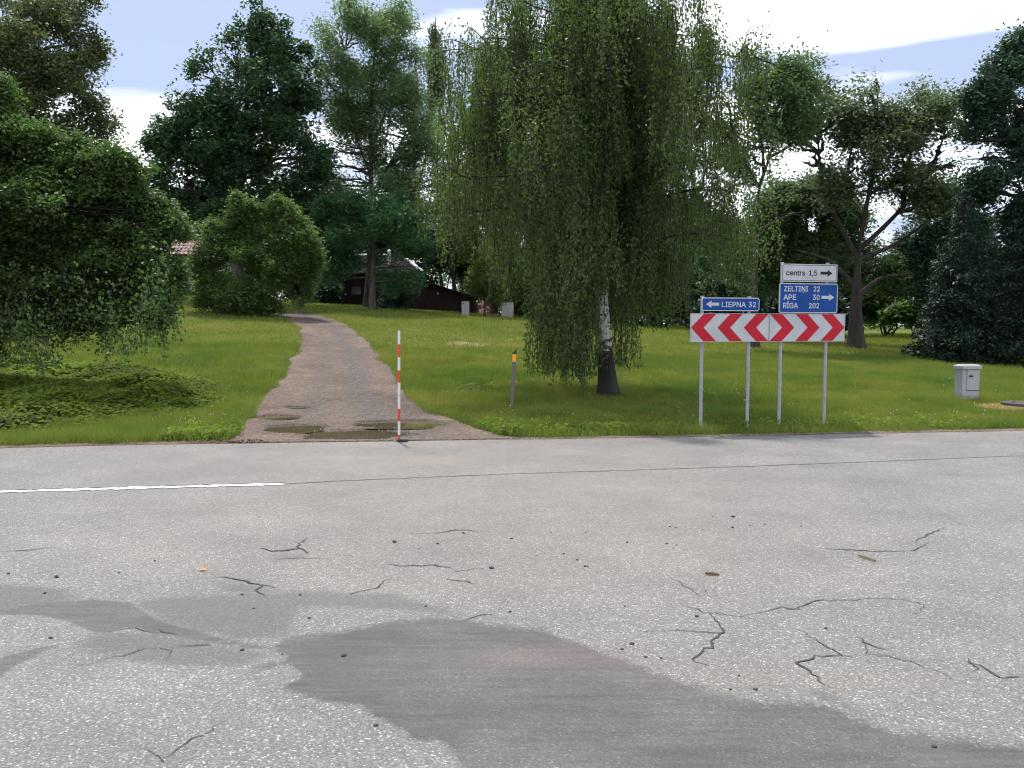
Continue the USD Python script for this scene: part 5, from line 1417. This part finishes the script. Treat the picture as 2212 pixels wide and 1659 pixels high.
def planks(T, x0, x1, zlo, ztop_of, y, step=0.19):
    rng = np.random.default_rng(int(abs(x0) * 10))
    k = 0
    x = x0
    while x < x1 - 0.02:
        w = min(step, x1 - x) - 0.012
        za, zb_ = ztop_of(x), ztop_of(x + w)
        d = rng.uniform(0, 0.008)
        v = np.array([[x, y - d, zlo], [x + w, y - d, zlo], [x + w, y - d, zb_], [x, y - d, za], [x, y + 0.03, zlo], [x + w, y + 0.03, zlo], [x + w, y + 0.03, zb_], [x, y + 0.03, za]])
        f = np.array([[0, 1, 2], [0, 2, 3], [1, 5, 6], [1, 6, 2], [5, 4, 7], [5, 7, 6], [4, 0, 3], [4, 3, 7], [3, 2, 6], [3, 6, 7]])
        T.part("plank", (v, f), M["barn_wood"])
        x += step


BN = Thing("barn", B0, "low dark brown plank barn with a grey mossy roof behind the rowan", "barn")
xl, xr, xe = wp(652, 620)[0], wp(890, 620)[0], wp(1018, 640)[0]
ze, zr_ = wp(760, 590)[2], wp(760, 554)[2] + 0.12
zlo = B0[2] - 0.4
dep = 5.0
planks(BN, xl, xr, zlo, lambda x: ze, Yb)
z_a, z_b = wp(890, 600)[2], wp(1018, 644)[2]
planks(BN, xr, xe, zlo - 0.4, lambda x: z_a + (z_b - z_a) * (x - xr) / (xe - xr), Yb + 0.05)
m = trimesh.Trimesh(*cat([slab([[xl, Yb + 0.06, zlo], [xr, Yb + 0.06, zlo], [xr, Yb + 0.06, ze], [xl, Yb + 0.06, ze]], 0.03), slab([[xr, Yb + 0.11, zlo], [xe, Yb + 0.11, zlo], [xe, Yb + 0.11, z_b], [xr, Yb + 0.11, z_a]], 0.03)]))
BN.part("wall_backing", m, M["barn_wood"])
for nm, x, z1_, z2_ in (("side_wall", xl, ze, ze), ("side_wall", xe, z_b, z_b)):
    m = trimesh.creation.box([0.06, dep, z1_ - zlo + 0.4]); m.apply_translation([x - 0.04 if x == xl else x + 0.04, Yb + dep / 2 + 0.05, (z1_ + zlo - 0.4) / 2])
    BN.part(nm, m, M["barn_wood"])
m = trimesh.creation.box([xe - xl, 0.06, z_b - zlo]); m.apply_translation([(xe + xl) / 2, Yb + dep, (z_b + zlo) / 2])
BN.part("back_wall", m, M["barn_wood"])
rl, rr_ = wp(745, 553, Yb + 2.5)[0], wp(868, 553, Yb + 2.5)[0]
zr2 = at(800, 553, Yb + 2.5)[2]
el, er = wp(690, 590)[0] - 0.3, wp(915, 580)[0]
ef = Yb - 0.35
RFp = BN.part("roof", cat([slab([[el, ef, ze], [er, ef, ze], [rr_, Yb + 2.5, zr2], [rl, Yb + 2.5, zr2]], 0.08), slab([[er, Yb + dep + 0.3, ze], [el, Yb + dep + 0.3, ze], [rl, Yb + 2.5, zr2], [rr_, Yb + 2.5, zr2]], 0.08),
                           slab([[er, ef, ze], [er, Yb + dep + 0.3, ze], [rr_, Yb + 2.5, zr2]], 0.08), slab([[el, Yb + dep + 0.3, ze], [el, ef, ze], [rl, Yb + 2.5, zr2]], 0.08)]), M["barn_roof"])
up = np.array([0, 0, 0.05])
BN.part("ridge_cap", tube([[rl, Yb + 2.5, zr2 + 0.05], [(rl + rr_) / 2, Yb + 2.5, zr2 + 0.05], [rr_, Yb + 2.5, zr2 + 0.05]], [0.07] * 3, 8), M["white_cap"])
BN.part("hip_cap", tube([np.array([rr_, Yb + 2.5, zr2]) + up, np.array([(rr_ + er) / 2, (Yb + 2.5 + ef) / 2, (zr2 + ze) / 2]) + up, np.array([er, ef, ze]) + up], [0.09] * 3, 8), M["white_cap"])
BN.part("lean_to_roof", slab([[xr - 0.3, Yb - 0.3, z_a + 0.14], [xe + 0.25, Yb - 0.3, z_b + 0.06], [xe + 0.25, Yb + dep + 0.2, z_b + 0.06], [xr - 0.3, Yb + dep + 0.2, z_a + 0.14]], 0.09), M["barn_wood"])
BN.part("chimney_pipe", cat([tube([wp(842, 585, Yb + 1), wp(841, 563, Yb + 1), wp(841, 543, Yb + 1)], [0.085, 0.085, 0.08], 12), trimesh.creation.cone(0.15, 0.12, sections=12, transform=trimesh.transformations.translation_matrix(wp(841, 543, Yb + 1)))]), M["white_cap"], smooth=40, under=RFp)
for px in (720, 770):
    m = trimesh.creation.box([0.5, 0.04, 0.4]); m.apply_translation(wp(px, 628) + [0, -0.03, 0])
    w_ = BN.part("window", m, M["pane"])
    m = trimesh.creation.box([0.6, 0.05, 0.05]); m.apply_translation(wp(px, 628) + [0, -0.035, -0.24])
    BN.part("sill", m, M["barn_wood"], under=w_)
m = trimesh.creation.cylinder(0.06, 0.05, sections=12, transform=trimesh.transformations.rotation_matrix(math.pi / 2, [1, 0, 0])); m.apply_translation(wp(946, 634) + [0, 0.0, 0])
BN.part("wall_lamp", m, M["cabinet_old"])

Yh = 50.0
Hb = base_at(330, Yh)
HS = Thing("house", Hb, "pale house with a red tiled roof glimpsed between the overhanging tree and the pear bush", "house")
hx0, hx1 = wp(190, 560, Yh)[0], wp(426, 560, Yh)[0]
hz = wp(400, 549, Yh)[2]
hr = wp(400, 446, Yh + 3.2)[2]
for nm, sz, lc in (("wall", [hx1 - hx0, 0.25, hz - Hb[2] + 0.8], [(hx0 + hx1) / 2, Yh, (hz + Hb[2] - 0.8) / 2]), ("wall", [hx1 - hx0, 0.25, hz - Hb[2] + 0.8], [(hx0 + hx1) / 2, Yh + 6.4, (hz + Hb[2] - 0.8) / 2])):
    m = trimesh.creation.box(sz); m.apply_translation(lc)
    HS.part(nm, m, M["render_wall"])
for x in (hx0 + 0.13, hx1 - 0.13):
    g = trimesh.creation.extrude_polygon(Polygon([(0.15, 0), (6.25, 0), (6.25, hz - Hb[2] + 0.8), (3.2, hr - Hb[2] + 0.7), (0.15, hz - Hb[2] + 0.8)]), 0.24, engine="earcut")
    v = np.array(g.vertices)
    HS.part("gable", fixmesh((np.c_[x + v[:, 2] - 0.12, Yh + v[:, 0], Hb[2] - 0.8 + v[:, 1]], np.array(g.faces))), M["render_wall"])
for px in (432, 330, 250):
    c = wp(px, 583, Yh) + [0, -0.14, 0]
    m = trimesh.creation.box([0.42, 0.04, 0.80]); m.apply_translation(c)
    w_ = HS.part("window", m, M["pane"])
    for dx in (-0.24, 0.24):
        m = trimesh.creation.box([0.06, 0.07, 0.92]); m.apply_translation(c + [dx, -0.01, 0]); HS.part("frame", m, M["white_cap"], under=w_)
    m = trimesh.creation.box([0.54, 0.10, 0.05]); m.apply_translation(c + [0, -0.02, -0.45]); HS.part("sill", m, M["white_cap"], under=w_)
roofp = HS.part("roof", cat([slab([[hx0 - 0.3, Yh - 0.45, hz - 0.12], [hx1 + 0.25, Yh - 0.45, hz - 0.12], [hx1 + 0.25, Yh + 3.2, hr - 0.02], [hx0 - 0.3, Yh + 3.2, hr - 0.02]], 0.1),
                             slab([[hx0 - 0.3, Yh + 6.85, hz - 0.12], [hx1 + 0.25, Yh + 6.85, hz - 0.12], [hx1 + 0.25, Yh + 3.2, hr - 0.02], [hx0 - 0.3, Yh + 3.2, hr - 0.02]], 0.1)]), M["tile"])
nrow = 17
for k in range(nrow):
    f0, f1 = k / nrow, (k + 1.12) / nrow
    xs = np.arange(hx0 - 0.3, hx1 + 0.26, 0.055)
    wv = 0.022 * np.abs(np.sin(xs / 0.22 * np.pi))
    def rowline(f, lift):
        return np.c_[xs, np.full(len(xs), Yh - 0.5 + f * 3.7), hz - 0.10 + f * (hr - hz + 0.08) + lift + wv]
    lo, hi, lo2 = rowline(f0, 0.07), rowline(f1, 0.035), rowline(f0, 0.02)
    n = len(xs); i = np.arange(n - 1)
    v = np.vstack([lo, hi, lo2])
    HS.part("tile_row", (v, np.vstack([np.stack([i, i + 1, i + n + 1], -1), np.stack([i, i + n + 1, i + n], -1), np.stack([i + 2 * n, i + 2 * n + 1, i + 1], -1), np.stack([i + 2 * n, i + 1, i], -1)])), M["tile"], under=roofp)

# ================================================================ small things on the road
def stone(loc, size, seed, squash=0.6):
    m = trimesh.creation.icosphere(2, 1.0)
    v = np.array(m.vertices)
    v *= (0.72 + 0.55 * meshkit.noise(v * 1.6 + seed * 3.1, seed))[:, None]
    v *= np.array([1, 0.8, squash]) * size
    v[:, 2] += size * squash * 0.55
    return v + loc, np.array(m.faces)


def loose(name, px, py, size, label, category, material, seed, squash=0.6, group=None):
    c = flat(px, py)
    T_ = free("/World", name)
    usdkit.mesh(stage, T_, arr(stone(c, size, seed, squash)), material, smooth=35)
    tag(stage.GetPrimAtPath(T_), label, category, group)


loose("stone", 743, 1417, 0.0136, "angular dark stone on the smooth bitumen patch in the foreground", "stone", M["stone"], 1)
loose("stone", 1365, 1392, 0.0124, "round dark stone on the pale asphalt just above the bitumen patch", "stone", M["stone"], 2)
loose("stone", 1505, 1332, 0.0105, "dark stone beside the branching crack right of centre", "stone", M["stone"], 3)
loose("stone", 852, 1172, 0.0149, "blackish stone standing alone on the road left of the pebbles", "stone", M["stone"], 4, 0.8)
loose("stone", 1584, 1117, 0.0161, "dark stone on the grey repaired strip right of centre", "stone", M["stone"], 5)
loose("stone", 122, 1248, 0.0124, "small upright dark stone near the left edge of the road", "stone", M["stone"], 6, 1.0)
loose("stone", 2018, 1614, 0.0099, "dark stone at the bottom right beside the shiny asphalt", "stone", M["stone"], 7)
loose("stone", 1062, 1228, 0.0161, "dark stone at the end of the short crack in the middle of the road", "stone", M["stone"], 8)
GP = "tiny dark pebbles strewn over the asphalt"
rng = np.random.default_rng(900)
spots = [(890, 1152), (1003, 1153), (945, 1175), (905, 1185), (1000, 1152), (648, 1286), (1105, 1164), (1190, 1150), (1265, 1150), (1447, 1138), (1460, 1140), (1518, 1144), (1539, 1116), (1582, 1140), (1620, 1136), (1652, 1133), (1731, 1137), (1440, 1175), (1462, 1178), (1355, 1172), (1218, 1197), (1247, 1210), (1270, 1224), (1264, 1224),
         (523, 1285), (548, 1315), (668, 1336), (610, 1414), (812, 1568), (523, 1405), (1395, 1420), (1428, 1422), (1578, 1490), (1596, 1460), (1632, 1490), (1344, 1403), (1160, 1200), (1524, 1277), (1350, 1310), (257, 1238), (334, 1212), (110, 1379), (18, 1240), (97, 1282), (1784, 1358), (1102, 1322), (920, 1310)]
for k, (px, py) in enumerate(spots):
    loose("pebble", px, py, rng.uniform(0.006, 0.011), "tiny dark pebble lying loose on the grey asphalt", "pebble", M["stone"], 20 + k, group=GP)
# a chip of bark, a stick, an orange leaf
c = flat(1538, 1243)
usdkit.mesh(stage, free("/World", "bark_chip"), arr(cat([tube([c + [-0.04, 0.015, 0.010], c + [0.0, 0.0, 0.013], c + [0.045, -0.01, 0.008]], [0.007, 0.010, 0.005], 8)])), M["wood_bit"], smooth=40)
tag(stage.GetPrimAtPath("/World/bark_chip"), "short reddish chip of bark on the road right of centre", "bark")
a_, b_ = flat(1855, 1203), flat(1891, 1214)
usdkit.mesh(stage, free("/World", "stick"), arr(tube([a_ + [0, 0, 0.012], (a_ + b_) / 2 + [0, 0.006, 0.014], b_ + [0, 0, 0.010]], [0.007, 0.008, 0.005], 7)), M["stick"], smooth=40)
tag(stage.GetPrimAtPath("/World/stick"), "thin dry olive stick lying on the road at the right", "stick")
c = flat(439, 1233)
lv = np.array([[-0.03, 0, 0.006], [-0.01, 0.018, 0.014], [0.03, 0.003, 0.009], [-0.006, -0.02, 0.012], [0.0, 0.0, 0.010]]) + c
usdkit.mesh(stage, free("/World", "fallen_leaf"), arr((lv, np.array([[0, 4, 1], [1, 4, 2], [2, 4, 3], [3, 4, 0]]))), M["orange_leaf"])
tag(stage.GetPrimAtPath("/World/fallen_leaf"), "curled orange leaf lying on the asphalt left of centre", "leaf")
# dark leaf litter at the left corner of the driveway mouth
rng = np.random.default_rng(33)
c = flat(500, 957)
q = rng.normal(0, 1, (160, 2)) * [0.26, 0.05] + [c[0], c[1] + 0.02]
lp = free("/World", "leaf_litter")
usdkit.mesh(stage, lp, arr(leaf_quads(np.c_[q, 0.012 + rng.uniform(0, 0.03, 160)], 0.05, rng, 1.0, 0, 0.4)), M["wood_bit"])
tag(stage.GetPrimAtPath(lp), "dark leaf litter heaped at the left corner of the driveway mouth", "leaf litter", kind="stuff")
